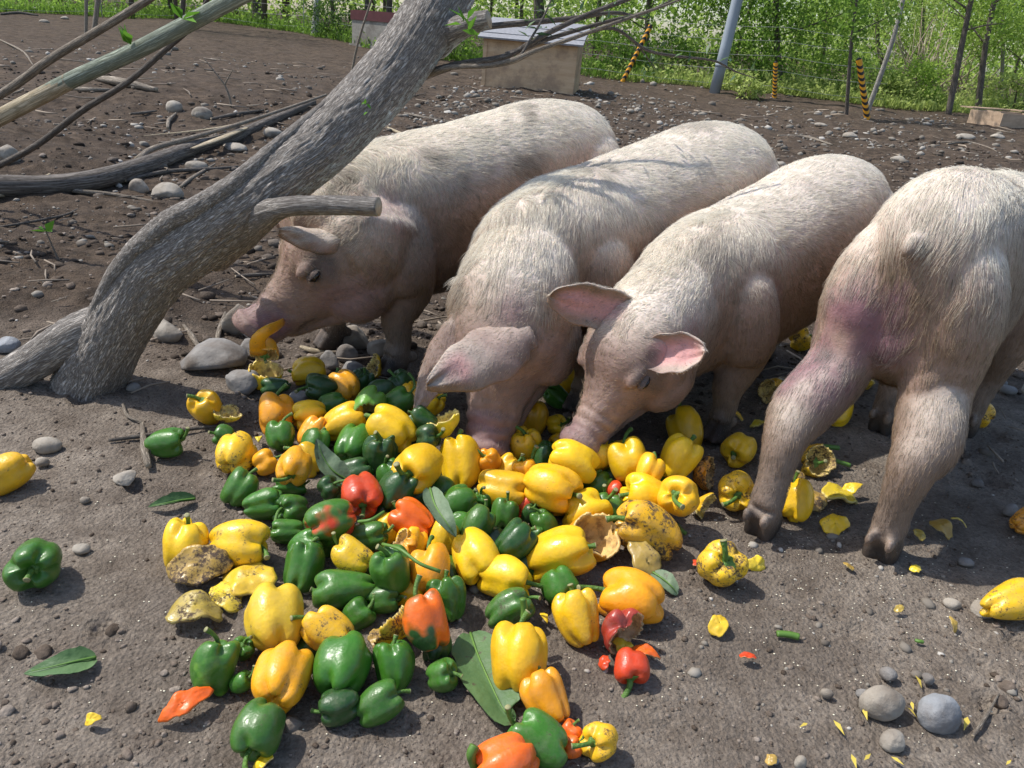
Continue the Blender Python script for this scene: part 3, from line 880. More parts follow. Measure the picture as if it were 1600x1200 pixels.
def limb_obj(name, P, R, mat, seg=14, n=60, seed=0, parent=None, ridge=.04, freq=10., stretch=6., origin=None, lichen=None, cutmat=True, flat=1.0):
    V, F, val = limb(P, R, seg, n, seed, ridge, freq, stretch, flat)
    o0 = np.zeros(3) if origin is None else np.asarray(origin, float)
    ng = len(F) - 2 * seg
    me = make_mesh(name, V - o0, [tuple(f) if f[2] != f[3] else tuple(f[:3]) for f in F.tolist()], [mat, M_CUT], True, np.r_[np.zeros(ng), np.full(2 * seg, 1 if cutmat else 0)])
    a = me.attributes.new('bark', 'FLOAT_VECTOR', 'POINT'); a.data.foreach_set('vector', val[1].astype(np.float32).ravel())
    if lichen is not None:
        N = np.empty(len(V) * 3, np.float32); me.vertices.foreach_get('normal', N)
        lv = lichen(V, N.reshape(-1, 3))
        a = me.attributes.new('lichen', 'FLOAT', 'POINT'); a.data.foreach_set('value', np.asarray(lv, np.float32))
    o = obj(name, me, parent)
    if parent is None: o.location = o0
    elif origin is None: pass
    return o
def leaves_mesh(name, mat, P, D, L, W, fold=.15, rng=RNG):
    """leaf blades: base points P, directions D, lengths L, widths W (six-sided blade with a fold)"""
    k = len(P)
    D = nrm(D); up = nrm(rng.normal(0, .5, (k, 3)) + np.array([0, 0, 1.0]))
    S = nrm(np.cross(D, up)); N = np.cross(S, D)
    L = np.broadcast_to(L, (k,))[:, None]; W = np.broadcast_to(W, (k,))[:, None]
    V = np.stack([P, P + D * L * .4 + S * W * .5 + N * W * fold, P + D * L - N * L * .12, P + D * L * .4 - S * W * .5 + N * W * fold], 1).reshape(-1, 3)
    F = np.arange(k * 4).reshape(-1, 4)
    return make_mesh(name, V, F, [mat], False)

TREE_Y = 1.72
base = gon(150, 606)
TRUNK = None
tree = empty('leaning_tree', base, 'grey leaning tree trunk with lichen, sawn branch stub and spreading roots', 'tree')
tp = [(118, 690, 1.755, .085), (130, 628, 1.75, .082), (150, 575, 1.745, .078), (178, 525, 1.735, .074), (240, 426, 1.72, .072), (312, 370, 1.715, .070), (388, 317, 1.72, .067), (455, 265, 1.75, .065), (521, 212, 1.80, .065), (619, 107, 1.91, .066), (690, 0, 2.02, .066), (722, -60, 2.10, .062), (730, -80, 2.13, .045)]
lich = lambda V, N: (smooth(.15, .75, N[:, 2] * .75 - N[:, 0] * .55 - N[:, 1] * .15) * smooth(.34, .62, V[:, 2]))
TRUNK = limb_obj('trunk', [at(x, y, Y) for x, y, Y, r in tp], [r for *_, r in tp], M_BARK, 170, 460, 3, tree, .06, 26, 2.6, base, lich)
# bark seam: a rope-like raised fold along the upper side
sp = [(140, 500, 1.69), (185, 421, 1.675), (256, 352, 1.67), (320, 318, 1.67), (375, 280, 1.685), (440, 222, 1.73), (512, 158, 1.80)]
limb_obj('bark_fold', [at(x, y, Y) for x, y, Y in sp], [.010, .019, .022, .022, .02, .014, .006], M_BARK, 40, 150, 8, TRUNK, .16, 11, 2.4, base, lich)
st = [(330, 392, 1.82, .050), (368, 362, 1.752, .046), (402, 340, 1.695, .036), (430, 328, 1.648, .0235), (460, 322, 1.61, .0195), (530, 321, 1.595, .019), (592, 323, 1.58, .018)]
limb_obj('branch_stub', [at(x, y, Y) for x, y, Y, r in st], [r for *_, r in st], M_BARK, 36, 110, 21, tree, .07, 14, 5, base, lich)
st = [(680, 60, 2.0, .045), (712, 46, 1.95, .028), (738, 36, 1.92, .022), (764, 30, 1.91, .020)]
limb_obj('branch_stub', [at(x, y, Y) for x, y, Y, r in st], [r for *_, r in st], M_BARK, 28, 40, 23, tree, .12, 12, 4, base, lich)
for n_, (rt, rr) in enumerate([([(175, 500, 1.74), (118, 525, 1.72), (60, 560, 1.71), (-10, 600, 1.70), (-100, 645, 1.69)], [.050, .050, .044, .038, .018]),
                               ([(200, 590, 1.74), (230, 596, 1.70), (262, 622, 1.66)], [.06, .035, .008]),
                               ([(150, 600, 1.70), (100, 632, 1.63), (40, 645, 1.62), (-30, 655, 1.62)], [.05, .03, .018, .008])][:1]):
    limb_obj('root', [at(x, y, Y) for x, y, Y in rt], rr, M_BARK, 40, 90, 31 + n_, TRUNK, .10, 14, 4, base, lambda V, N: np.zeros(len(V)))
def twig(px, Ys, Rs, name='branch', mat=M_STICK_DARK, parent=tree, org=base, seed=0, n=50, seg=8):
    pts = [at(x, y, Y + .22) for (x, y), Y in zip(px, Ys)]
    Rs = [r * .8 for r in Rs]
    return limb_obj(name, pts, Rs, mat, seg, n, seed, parent, .05, 6, 6, org), pts
TW = []
for px, Ys, Rs, m_ in [
    ([(660, 118), (720, 100), (790, 88), (850, 55), (920, 22), (1010, -12), (1080, -40)], [1.76, 1.72, 1.7, 1.72, 1.75, 1.8, 1.85], [.014, .0095, .0085, .008, .007, .0055, .003], M_STICK_DARK),
    ([(790, 86), (860, 60), (940, 36), (1010, 18), (1060, -5)], [1.7, 1.73, 1.77, 1.82, 1.86], [.0085, .0068, .0058, .004, .002], M_STICK_DARK),
    ([(650, 124), (700, 106), (760, 103), (800, 95), (840, 78), (900, 58), (960, 36), (1040, 8), (1090, -12)], [1.76, 1.70, 1.68, 1.67, 1.68, 1.71, 1.75, 1.8, 1.85], [.012, .008, .007, .0085, .0062, .0058, .005, .0035, .002], M_STICK),
    ([(730, 50), (760, 42), (830, 35), (900, 28), (960, 20), (1010, 30)], [1.74, 1.78, 1.82, 1.86, 1.9, 1.95], [.016, .010, .009, .0075, .006, .0025], M_STICK_DARK),
    ([(810, 92), (830, 60), (850, 25), (865, -10)], [1.67, 1.7, 1.74, 1.78], [.004, .0035, .003, .002], M_STICK_DARK),
    ([(905, 55), (960, 45), (1010, 78), (1060, 88), (1115, 95), (1150, 112), (1180, 122)], [1.72, 1.8, 1.88, 1.95, 2.0, 2.05, 2.1], [.005, .0045, .0045, .004, .0035, .0025, .0012], M_STICK_DARK),
    ([(1000, 75), (1015, 95), (1025, 108)], [1.87, 1.9, 1.92], [.003, .002, .001], M_STICK_DARK)]:
    o_, pts = twig(px, Ys, Rs, 'branch', m_, TRUNK, base, len(TW) + 60)
    TW.append(pts)
lp, ld = [], []
for pts in TW[3:] + TW[:2]:
    C = catmull(np.array(pts), 24)[8:]
    for c in C:
        for _ in range(3):
            lp.append(c + RNG.normal(0, .008, 3)); ld.append(RNG.normal(0, 1, 3) + np.array([.4, 0, .5]))
lp, ld = np.array(lp)[::5], np.array(ld)[::5]
M_SLEAF = mat_leaf('willow_leaf', (.05, .10, .045), (.13, .22, .09), .3)
o = obj('twig_leaves', leaves_mesh('twig_leaves', M_SLEAF, lp - base, ld, RNG.uniform(.02, .045, len(lp)), .008), tree)
o['kind'] = 'stuff'
for (x, y, Y) in [(724, 45, 1.86), (570, 170, 1.76)]:
    c = at(x, y, Y); k = 7 if x > 600 else 4
    P = np.repeat(c[None], k, 0) + RNG.normal(0, .012, (k, 3)); D = RNG.normal(0, .5, (k, 3)) + np.array([-.1, -.5, .4])
    obj('sprout', leaves_mesh('sprout', M_SPROUT, P - base, D, .045 if x > 600 else .015, .014 if x > 600 else .007), tree)['kind'] = 'stuff'
# --- long felled branches at the upper left
def felled(name, label, px, Ys, Rs, mat, seed, cat='branch', group=None, seg=14, n=70, ridge=.03):
    pts = [at(x, y, Y) for (x, y), Y in zip(px, Ys)]
    org = pts[0]
    o = limb_obj(name, pts, Rs, mat, seg, n, seed, None, ridge, 6, 8, org)
    return tag(o, label, cat, group), np.array(pts), org
o, pts, org = felled('felled_branch', 'thick grey-green felled branch slanting across the upper left corner', [(-180, 262), (-60, 212), (30, 168), (110, 126), (215, 78), (300, 34), (380, -8), (520, -80)], [2.9, 2.75, 2.65, 2.58, 2.5, 2.45, 2.4, 2.3], [.027, .0265, .026, .0255, .025, .0245, .024, .022], M_GREENPOLE, 101)
limb_obj('peeled_end', [at(-182, 263, 2.9), at(-60, 212, 2.75), at(30, 168, 2.65), at(110, 126, 2.58)], [.028, .0275, .0268, .0257], M_PALE, 14, 40, 101, o, .03, 6, 8, org)
P = np.array([at(205, 70, 2.46)] * 6 + [at(285, 30, 2.4)] * 4); obj('sprout', leaves_mesh('sprout', M_SPROUT, P - org, RNG.normal(0, .5, (10, 3)) + np.array([0, -.2, .8]), .06, .03), o)['kind'] = 'stuff'
felled('felled_branch', 'slimmer tan felled branch above the thick grey-green one', [(-160, 240), (0, 148), (80, 92), (170, 38), (240, -6), (360, -80)], [3.3, 3.1, 3.0, 2.9, 2.85, 2.75], [.017, .016, .015, .014, .013, .012], M_STICK, 103)
felled('felled_branch', 'thin dark branch slanting below the thick grey-green one', [(-120, 315), (0, 258), (60, 225), (130, 172), (200, 128), (262, 75), (300, 40), (330, -10)], [3.4, 3.3, 3.2, 3.1, 3.0, 2.95, 2.9, 2.85], [.015, .0135, .0125, .012, .011, .010, .009, .006], M_STICK_DARK, 105)
def lying(name, label, px, R, mat, seed, cat='branch', group=None, seg=10, n=40, lift=0.0, ridge=.03):
    pts = [gon(x, y, r * .75 + lift) for (x, y), r in zip(px, R)]
    org = pts[0]
    o = limb_obj(name, pts, R, mat, seg, n, seed, None, ridge, 6, 8, org)
    return tag(o, label, cat, group), org
o, org = lying('fallen_log', 'long dark fallen limb with pale broken upper face behind the trunk', [(-120, 296), (0, 291), (70, 290), (150, 280), (230, 257), (300, 232), (360, 216), (420, 190), (490, 160)], [.055, .055, .052, .052, .05, .046, .042, .034, .028], M_STICK_DARK, 111, 'log', None, 24, 120)
pp = [gon(x, y, z) for x, y, z in [(215, 250, .03), (240, 232, .08), (300, 215, .10), (370, 195, .12), (440, 172, .14), (510, 148, .15)]]
limb_obj('side_branch', [p - 0 for p in pp], [.02, .016, .015, .014, .012, .010], M_STICK, 12, 60, 113, o, .03, 6, 8, org)
pp = [gon(x, y, z) for x, y, z in [(225, 212, .10), (300, 205, .13), (350, 198, .12), (400, 186, .12)]]
limb_obj('splinter', pp, [.003, .009, .011, .007], M_PALE, 8, 30, 114, o, .03, 6, 8, org, flat=.5)
pp = [gon(x, y, z) for x, y, z in [(300, 232, .075), (340, 218, .078), (385, 200, .07)]]
limb_obj('broken_face', pp, [.012, .028, .014], M_PALE, 12, 30, 115, o, .05, 6, 8, org, flat=.4)
STICKS = [('pale curved stick lying below the dark fallen limb at the left edge', [(-40, 312), (20, 300), (60, 282), (78, 272)], .011, M_PALE),
 ('long thin grey stick running right from the fallen limb to the pale stone', [(60, 280), (110, 297), (170, 303), (248, 316)], .011, M_STICK),
 ('dark stick lying flat between fallen limb and leaning trunk', [(195, 282), (260, 268), (330, 264), (372, 260)], .012, M_STICK_DARK),
 ('short grey stick propped beside the large pale stone', [(282, 292), (300, 278), (336, 256)], .011, M_STICK),
 ('weathered grey log end lying on soil beneath the thick branch', [(150, 122), (190, 128), (245, 140)], .038, M_STICK),
 ('short pale stick lying left of the weathered log end', [(105, 138), (140, 140), (172, 140)], .020, M_STICK),
 ('short dark stick lying on clods in front of two grey stones', [(203, 178), (225, 176), (245, 173)], .012, M_STICK_DARK),
 ('curved pale stick end standing out near two grey stones', [(262, 200), (264, 188), (275, 177)], .016, M_STICK),
 ('thin dark twig lying across the soil left of the trunk', [(-20, 358), (40, 348), (100, 336), (122, 326)], .006, M_STICK_DARK),
 ('pale straight stick on the soil left of the first pig back', [(602, 198), (625, 208), (655, 220)], .013, M_PALE),
 ('thin grey stick lying up behind the pale straight stick', [(632, 177), (670, 185), (710, 191)], .014, M_STICK),
 ('dark stick behind the rumps in the middle of the paddock', [(790, 204), (815, 212), (850, 222)], .012, M_STICK_DARK),
 ('long grey stick on the stony soil right of the second rump', [(1215, 212), (1260, 214), (1300, 226)], .014, M_STICK),
 ('short grey stick standing by stones under the first pig snout', [(338, 540), (343, 515), (352, 488)], .008, M_STICK),
 ('short weathered stick leaning on a stone near trunk base', [(312, 545), (300, 525), (287, 508)], .008, M_STICK),
 ('thick short stick on bare soil left of the lone small green pepper', [(232, 728), (226, 700), (222, 662)], .0085, M_STICK),
 ('thin dark twig lying behind the lone small green pepper', [(170, 688), (230, 680), (300, 670), (350, 665)], .005, M_STICK_DARK),
 ('forked twig above the thick short stick on bare soil', [(192, 632), (200, 650), (222, 660)], .004, M_STICK),
 ('half buried stick under the first pig jaw', [(480, 560), (505, 556), (535, 548)], .010, M_STICK),
 ('bent stick half buried below the jaw of the pig under the trunk', [(470, 542), (490, 548), (520, 552)], .008, M_PALE),
 ('thin pale twig between clods at the right edge behind the stones', [(1520, 1150), (1540, 1120), (1560, 1085)], .003, M_STICK),
 ('blue-grey thin stick under the leaning trunk beside the pig forehead', [(368, 432), (395, 430), (426, 428)], .008, M_STICK_DARK),
 ('dark forked stick lying in front of the grey-green branch foot', [(0, 62), (35, 80), (52, 102)], .012, M_STICK),
 ('grey branch lying far left near the wood edge', [(0, 22), (30, 20), (60, 24)], .03, M_STICK_DARK),
 ('dark flat stick lying right of two grey stones', [(330, 186), (370, 178), (412, 172)], .016, M_STICK_DARK),
 ('pale stick lying in the middle of the stony paddock', [(1040, 205), (1080, 212), (1130, 222)], .010, M_STICK),
 ('small grey stick lying among stones at the far right', [(1480, 225), (1510, 222), (1545, 230)], .014, M_STICK)]
for i, (lb, px, r, m_) in enumerate(STICKS):
    lying('stick', lb, px, [r * .75, r] + [r * .9] * (len(px) - 3) + [r * .5], m_, 200 + i, 'stick', 'sticks on the ground', 8, 24, .004)
# forked twig standing out of the soil
c = [gon(360, 170), at(352, 130, 4.9), at(360, 112, 4.9)]
def stems(name, label, cat, lines, mat, group=None):
    org = np.array(lines[0][0][0])
    root = empty(name, org, label, cat, group)
    for i, (pts, R) in enumerate(lines):
        limb_obj('stem', pts, R, mat, 8, 26, 300 + i + int(abs(org[0]) * 10), root, .04, 6, 8, org)
    return root, org
def up_px(x0, y0, x1, y1, k=1.0):
    b = gon(x0, y0, -.02); t = at(x1, y1, b[1] * k)
    return b, t
b, t = up_px(362, 172, 351, 132); _, t2 = up_px(362, 172, 364, 108); _, t3 = up_px(362, 172, 318, 90)
stems('forked_twig', 'forked pale twig standing up out of the soil', 'twig', [([b, (b + t) / 2 + [.01, 0, .01], t], [.010, .009, .007]), ([t, t2], [.007, .003]), ([t, t3], [.006, .003])], M_STICK)
for lb, x0, y0, x1, y1, r in [('thin upright sapling stem at the upper left, tan', 134, 62, 131, -60, .028), ('thicker dark-banded sapling stem right of the tan one', 146, 55, 156, -60, .042)]:
    b, t = up_px(x0, y0, x1, y1)
    stems('sapling', lb, 'sapling', [([b, (b + t) / 2 + [.02, 0, 0], t], [r, r * .95, r * .85])], M_STICK)
b, t = up_px(548, 122, 590, -30, .97)
stems('sapling', 'slender lichen-grey stem rising behind the leaning trunk', 'sapling', [([b, b * .6 + t * .4 + [-.03, 0, 0], t], [.016, .014, .012])], M_STICK)
# seedling at left
b = gon(92, 408); t = at(72, 362, b[1])
rt, org = stems('seedling', 'small green seedling on the bank left of the trunk', 'plant', [([b, (b + t) / 2, t], [.004, .003, .002])], M_STICK)
obj('leaf', leaves_mesh('leaf', M_SPROUT, np.array([t] * 4) - org, np.array([[.7, -.5, .3], [-.8, -.4, .2], [.1, -.8, .6], [.3, .4, .6]]), .05, .03), rt)

# ------------------------------------------------------------------ single stones
def stone(label, x, y, w, h, mi, seed, sub=4, angular=.25, up=.0, sq=.75):
    p = gon(x, y + h * .30)
    sc = depth(p) / FPX
    rx, rz = w / 2 * sc, h / 2 * sc * 1.12
    B, F = ico(sub)
    rng = np.random.default_rng(seed)
    N = nrm(rng.normal(0, 1, (9, 3)))
    d = np.min(np.maximum(1e-3, (rng.uniform(.48, .92, 9)) / np.maximum(B @ N.T, 1e-3)), axis=1)       # flat-faced
    R = np.minimum(1.0, d) * angular * 2 + (1 - angular * 2) if angular < .5 else np.minimum(1, d)
    R = R * (1 + .10 * fbm(B * 1.7 + seed, 3, seed) + .02 * fbm(B * 8, 3, seed))
    V = B * R[:, None] * np.array([rx, rx * rng.uniform(.7, .95), max(rz, rx * .35) * sq / .75])
    V[:, 2] = np.where(V[:, 2] < -.55 * rz, -.55 * rz, V[:, 2])
    a = rng.uniform(-.35, .35); c, s_ = math.cos(a), math.sin(a)
    V = V @ np.array([[c, s_, 0], [-s_, c, 0], [0, 0, 1]])
    o = obj('stone', make_mesh('stone', V, F, [M_ROCK[1 if (mi == 2 and y < 300) else mi]], angular < .25), None, (p[0], p[1] + rx * .3, gz(p[0], p[1]) + rz * .42))
    tag(o, label, 'stone', 'stones on the ground')
STONES = [('large pale tan stone just below the fallen limb', 258, 301, 52, 28, 1, .3), ('small tan stone left of the large pale stone', 216, 292, 32, 24, 1, .3), ('pale grey stone between fallen limb and leaning trunk', 305, 260, 34, 18, 1, .2),
 ('rounded grey stone left of the pair in the dug soil', 271, 168, 26, 20, 2, .1), ('rounded tan stone right of the pair in the dug soil', 315, 178, 32, 22, 1, .1), ('white stone at the left edge under the thin branch', 10, 243, 40, 32, 2, .3), ('low grey stone half buried behind the fallen limb', 365, 231, 42, 12, 1, .2), ('pale stone lying against the trunk and fallen limb', 425, 208, 30, 18, 1, .2),
 ('tall tan stone behind the snout of the pig under the trunk', 375, 502, 62, 72, 1, .45), ('flat tan stone beside the trunk foot', 258, 518, 62, 36, 1, .45), ('big dark grey slab stone left of the first pig snout', 325, 560, 108, 48, 0, .4), ('square grey stone touching the peppers below the dark slab', 376, 598, 60, 44, 0, .45), ('dark stone beneath the dark slab, half buried', 392, 545, 50, 36, 0, .3),
 ('wedge shaped tan stone under the first pig chin', 550, 530, 66, 38, 1, .45), ('small round stone right of the wedge shaped one', 540, 552, 36, 34, 0, .2), ('broad stone touching the first pig front hoof', 596, 545, 50, 36, 1, .25), ('speckled dark stone near the first pig hoof', 550, 578, 40, 28, 0, .2), ('dark angular stone under the first pig jaw', 512, 565, 36, 34, 0, .45), ('small dark stone lying between green peppers behind the yellow ones', 468, 622, 36, 24, 0, .3),
 ('smooth egg shaped tan stone near the left edge', 70, 697, 44, 24, 1, .05), ('small round stone below the egg shaped one', 65, 722, 20, 16, 1, .1), ('small pale stone on bare soil above the lone left green pepper', 126, 858, 28, 16, 1, .3), ('small stone near the trunk root', 208, 605, 24, 16, 0, .3), ('tiny grey stone on bare soil by the shrivelled dark leaf', 132, 782, 16, 12, 1, .3), ('pale stone at the foot of the root, left edge', 8, 540, 44, 24, 2, .3), ('half sunk pale stone among clods near the short stick', 195, 748, 42, 18, 1, .4),
 ('smooth oval tan stone at the lower right', 1379, 1101, 70, 54, 1, .05), ('blue-grey squarish stone right of the oval one', 1468, 1117, 66, 62, 2, .25), ('flat pale stone below the oval one', 1396, 1160, 42, 34, 1, .3), ('tan stone at the bottom edge left of the flat one', 1250, 1192, 20, 28, 1, .2), ('small grey square stone at the bottom edge', 1209, 1188, 18, 14, 2, .4), ('pale pebble cluster stone left of the oval one', 1292, 1084, 20, 16, 1, .2),
 ('grey stone above the oval one in loose soil', 1388, 1055, 28, 22, 0, .3), ('small angular stone above the blue-grey one', 1450, 1061, 22, 22, 0, .45), ('stone chip left of the dirty yellow pepper at the right edge', 1488, 944, 28, 18, 1, .3), ('long pale stone touching the dirty yellow pepper at the right edge', 1540, 955, 52, 18, 1, .3), ('small stone in the soil between pigs shade and pebbles', 1350, 1085, 26, 18, 0, .3),
 ('dark rounded stone near the right edge in the shade', 1580, 798, 26, 22, 0, .2), ('dark stone in the shade right of the last pig', 1578, 610, 30, 14, 0, .2), ('small dark stone in shade beside the last pig forefoot', 1562, 598, 24, 16, 0, .3), ('grey stone in shade near the dirty pepper scrap', 1530, 756, 22, 12, 0, .3), ('small shaded stone above the pepper scraps at right', 1510, 880, 24, 14, 0, .3),
 ('white stone on the gravel behind the first rump', 985, 174, 12, 8, 2, .3), ('pale flat stone in the paddock right of the second rump', 1330, 212, 26, 10, 2, .3), ('white stone in the rubble left of the striped stake', 1283, 196, 22, 8, 2, .3), ('grey broken stone near the far right edge', 1405, 248, 26, 10, 2, .4), ('pale slab in the rubble at the far right', 1560, 214, 26, 9, 2, .4), ('flat stone by the far right pile of rubble', 1510, 214, 30, 8, 1, .4),
 ('white stone by the sapling stems at the upper left', 100, 28, 14, 6, 2, .3), ('small pale stone at the upper left wood edge', 68, 33, 16, 6, 2, .3)]
for i, (lb, x, y, w, h, mi, ang) in enumerate(STONES):
    stone(lb, x, y, w, h, mi, 400 + i, 4 if w > 30 else 3, ang)
# ------------------------------------------------------------------ hutch, box, posts
def mat_ply(name, a, b, stain):
    m = Mat(name, .8, .25)
    co = m.coord('Object', (1, 1, 6))
    f = m.noise(co, 3, 6, .65)
    c = m.ramp(f, [(.3, a), (.7, b)])
    s_ = m.ramp(m.noise(m.coord(), 3.4, 6, .7), [(.45, 0.0), (.6, .85)])
    m.color(m.mix(s_, c, stain))
    m.bump(f, .3, .004)
    return m.m
M_PLY = mat_ply('weathered_plywood', (.48, .31, .175), (.64, .46, .29), (.34, .23, .15))
M_GREYPLY = mat_ply('grey_board', (.22, .205, .18), (.34, .32, .28), (.16, .14, .12))
M_MAROON = mat_plain('maroon_paint', (.085, .022, .026), .6, .25, 5)
M_SHINGLE = mat_plain('grey_roof_felt', (.27, .27, .28), .55, .2, 30, .004)
M_DARK = mat_plain('dark_inside', (.03, .025, .02), .9)
M_GALV = mat_plain('grey_pole_paint', (.30, .34, .38), .45, .12, 3)
M_BLACK = mat_plain('black_tape', (.02, .02, .022), .5)
M_AMBER = mat_plain('amber_tape', (.75, .34, .02), .5, .12)
M_WIRE = mat_plain('fence_wire', (.30, .31, .30), .4)
M_WHITEP = mat_plain('white_metal_fence', (.62, .64, .66), .5, .1)
M_CARD = mat_ply('tan_boards', (.42, .29, .19), (.58, .43, .30), (.35, .25, .17))

def hutch():
    a, b = gon(754, 136), gon(895, 148)
    ax = nrm(np.r_[(b - a)[:2], 0]); back = np.array([-ax[1], ax[0], 0]); W = np.linalg.norm((b - a)[:2])
    sc = depth(a) / FPX
    Hf, Dp = 72 * sc, 75 * sc
    rise = .20
    R = np.stack([ax, back, [0, 0, 1]], 1)
    root = empty('pig_hutch', a, 'plywood pig hutch with grey sloping roof and open dark doorway', 'hutch')
    L = lambda x, y, z: ax * x + back * y + np.array([0, 0, z])
    def board(name, x0, x1, y0, y1, z0, z1, m):
        mb = MB(); mb.box(L((x0 + x1) / 2, (y0 + y1) / 2, (z0 + z1) / 2), (x1 - x0, y1 - y0, z1 - z0), R); return obj(name, mb.mesh(name, [m], False), root)
    board('front_panel', 0, W, 0, .02, -.05, Hf, M_PLY)
    board('back_panel', 0, W, Dp - .02, Dp, -.05, Hf + rise - .05, M_PLY)
    board('side_panel', W - .02, W, .02, Dp - .02, -.05, Hf, M_PLY)
    board('inner_floor', .02, W - .02, .03, Dp - .03, -.04, .02, M_DARK)
    # doorway end: two posts, a header and a sill
    board('door_post', -.02, .03, -.012, .05, -.05, Hf, M_PLY)
    board('door_post', -.02, .03, Dp - .07, Dp - .022, -.05, Hf + rise - .1, M_PLY)
    board('door_sill', -.015, .02, .052, Dp - .072, -.05, .12, M_PLY)
    board('door_header', -.015, .02, .052, Dp - .072, Hf - .13, Hf, M_PLY)
    # roof: planks of felt laid up the slope
    n = 5
    mb = MB(); roof = None
    sl = math.atan2(rise, Dp); T = np.stack([ax, nrm(back * Dp + np.array([0, 0, rise])), nrm(np.array([0, 0, 1]) * Dp - back * rise)], 1)
    Lr = math.hypot(Dp, rise) + .16
    for i in range(n):
        mb = MB(); c = L(W / 2, 0, Hf + .012) + T @ np.array([0, -.10 + (i + .5) * Lr / n, .010 * (i % 2) + .012])
        mb.box(c, (W + .16, Lr / n + .02, .022), T); ro = obj('roof' if i == 0 else 'roof_course', mb.mesh('roof_course', [M_SHINGLE], False), root if i == 0 else roof); roof = roof or ro
    for i in range(2):
        mb = MB(); mb.box(L(W / 2, -.005 + i * .0, Hf - .03), (W, .012, .05), R)
        if i == 0: obj('eave_board', mb.mesh('eave_board', [M_PLY], False), root)
hutch()
def low_box():
    a, b = gon(551, 70), gon(640, 84)
    ax = nrm(np.r_[(b - a)[:2], 0]); back = np.array([-ax[1], ax[0], 0]); W = np.linalg.norm((b - a)[:2])
    sc = depth(a) / FPX; H = 50 * sc
    R = np.stack([ax, back, [0, 0, 1]], 1)
    root = empty('low_shed', a, 'low grey board shed with a maroon band along its top', 'shed')
    for nm, x, y, z, sx, sy, sz, m in [('front_panel', W / 2, 0, H * .36, W, .03, H * .72, M_GREYPLY), ('side_panel', .015, .5, H * .36, .03, .94, H * .72, M_GREYPLY), ('side_panel', W - .015, .5, H * .36, .03, .94, H * .72, M_GREYPLY), ('maroon_band', W / 2, -.012, H * .85, W + .04, .05, H * .26, M_MAROON), ('lid', W / 2, .52, H * .97, W + .02, 1.0, .04, M_MAROON), ('skid', W / 2, -.03, -.0, W + .1, .06, .06, M_GREYPLY)]:
        mb = MB(); mb.box(ax * x + back * y + np.array([0, 0, z]), (sx, sy, sz), R); obj(nm, mb.mesh(nm, [m], False), root)
low_box()
def round_post(name, label, x0, y0, x1, y1, px_w, cat, mat, extra=0.0, k=1.0):
    b = gon(x0, y0, -.05); t = at(x1, y1, b[1] * k); t = t + (t - b) * extra
    r = px_w / 2 * depth(b) / FPX
    root = empty(name, b, label, cat)
    mb = MB(); mb.tube(np.linspace(b, t, 6) - b, np.linspace(r, r * .92, 6), 24)
    obj('shaft', mb.mesh('shaft', [mat]), root)
    return root, b, t, r
root, b, t, r = round_post('utility_pole', 'smooth blue-grey utility pole at the wood edge', 1115, 150, 1152, 0, 17, 'pole', M_GALV, 1.6)
mb = MB(); mb.tube([b - b + (t - b) * .12, (t - b) * .135], [r * 1.06, r * 1.06], 24); obj('band', mb.mesh('band', [M_GALV]), root)
for lb, x0, y0, x1, y1, w in [('black and amber striped stake tilted near the hutch', 971, 131, 1017, 40, 7), ('black and amber striped stake half hidden by twigs right of the pole', 1210, 156, 1212, 98, 7), ('black and amber striped stake nearest the camera at the right', 1356, 191, 1342, 93, 9)]:
    bb = gon(x0, y0, -.03); tt = at(x1, y1, bb[1]); r = w / 2 * depth(bb) / FPX
    root = empty('striped_stake', bb, lb, 'stake', 'striped fence stakes')
    n = 21
    # wrapped tape: slanted bands
    seg = 16; a = np.linspace(0, 2 * math.pi, seg, endpoint=False)
    T, S, U = frames(np.array([bb, tt])); Lh = np.linalg.norm(tt - bb)
    for i in range(n):
        V = []
        for e in (i, i + 1):
            s_ = np.clip((e + 1.1 * np.cos(a) * (0 if e in (0, n) else 1)) / n, 0, 1)
            V.append((tt - bb)[None] * s_[:, None] + (S[0] * np.cos(a)[:, None] + U[0] * np.sin(a)[:, None]) * r)
        V = np.vstack(V); j = np.arange(seg); k = (j + 1) % seg
        obj('band', make_mesh('band', V, np.stack([j, k, seg + k, seg + j], -1), [M_BLACK if i % 2 else M_AMBER]), root)
    mb = MB(); mb.tube([tt - bb, tt - bb + T[0] * .02], [r * .98, r * .5], 12); obj('cap', mb.mesh('cap', [M_BLACK]), root)
# wire fence along the wood
def fence():
    line = [gon(-60, 22), gon(160, 28), gon(330, 34), gon(475, 52), gon(680, 92), gon(930, 122), gon(1210, 150), gon(1420, 172)]
    root = empty('wire_fence', line[0], 'thin wire mesh fence running along the edge of the wood', 'fence')
    o0 = line[0]
    for p_ in line[1:5]:
        mb = MB(); mb.tube([p_ - o0 - [0, 0, .1], p_ - o0 + [0.02, 0, 1.1]], [.012, .011], 8); obj('post', mb.mesh('post', [M_WIRE]), root)
    for h in (.15, .38, .6, .82, 1.02):
        P = []
        for a_, b_ in zip(line[:-1], line[1:]):
            for t_ in np.linspace(0, 1, 6)[:-1]:
                P.append(a_ * (1 - t_) + b_ * t_ + [0, 0, h - .05 * math.sin(math.pi * t_)] - o0)
        mb = MB(); mb.tube(P, .0028, 4); obj('wire', mb.mesh('wire', [M_WIRE]), root)
fence()
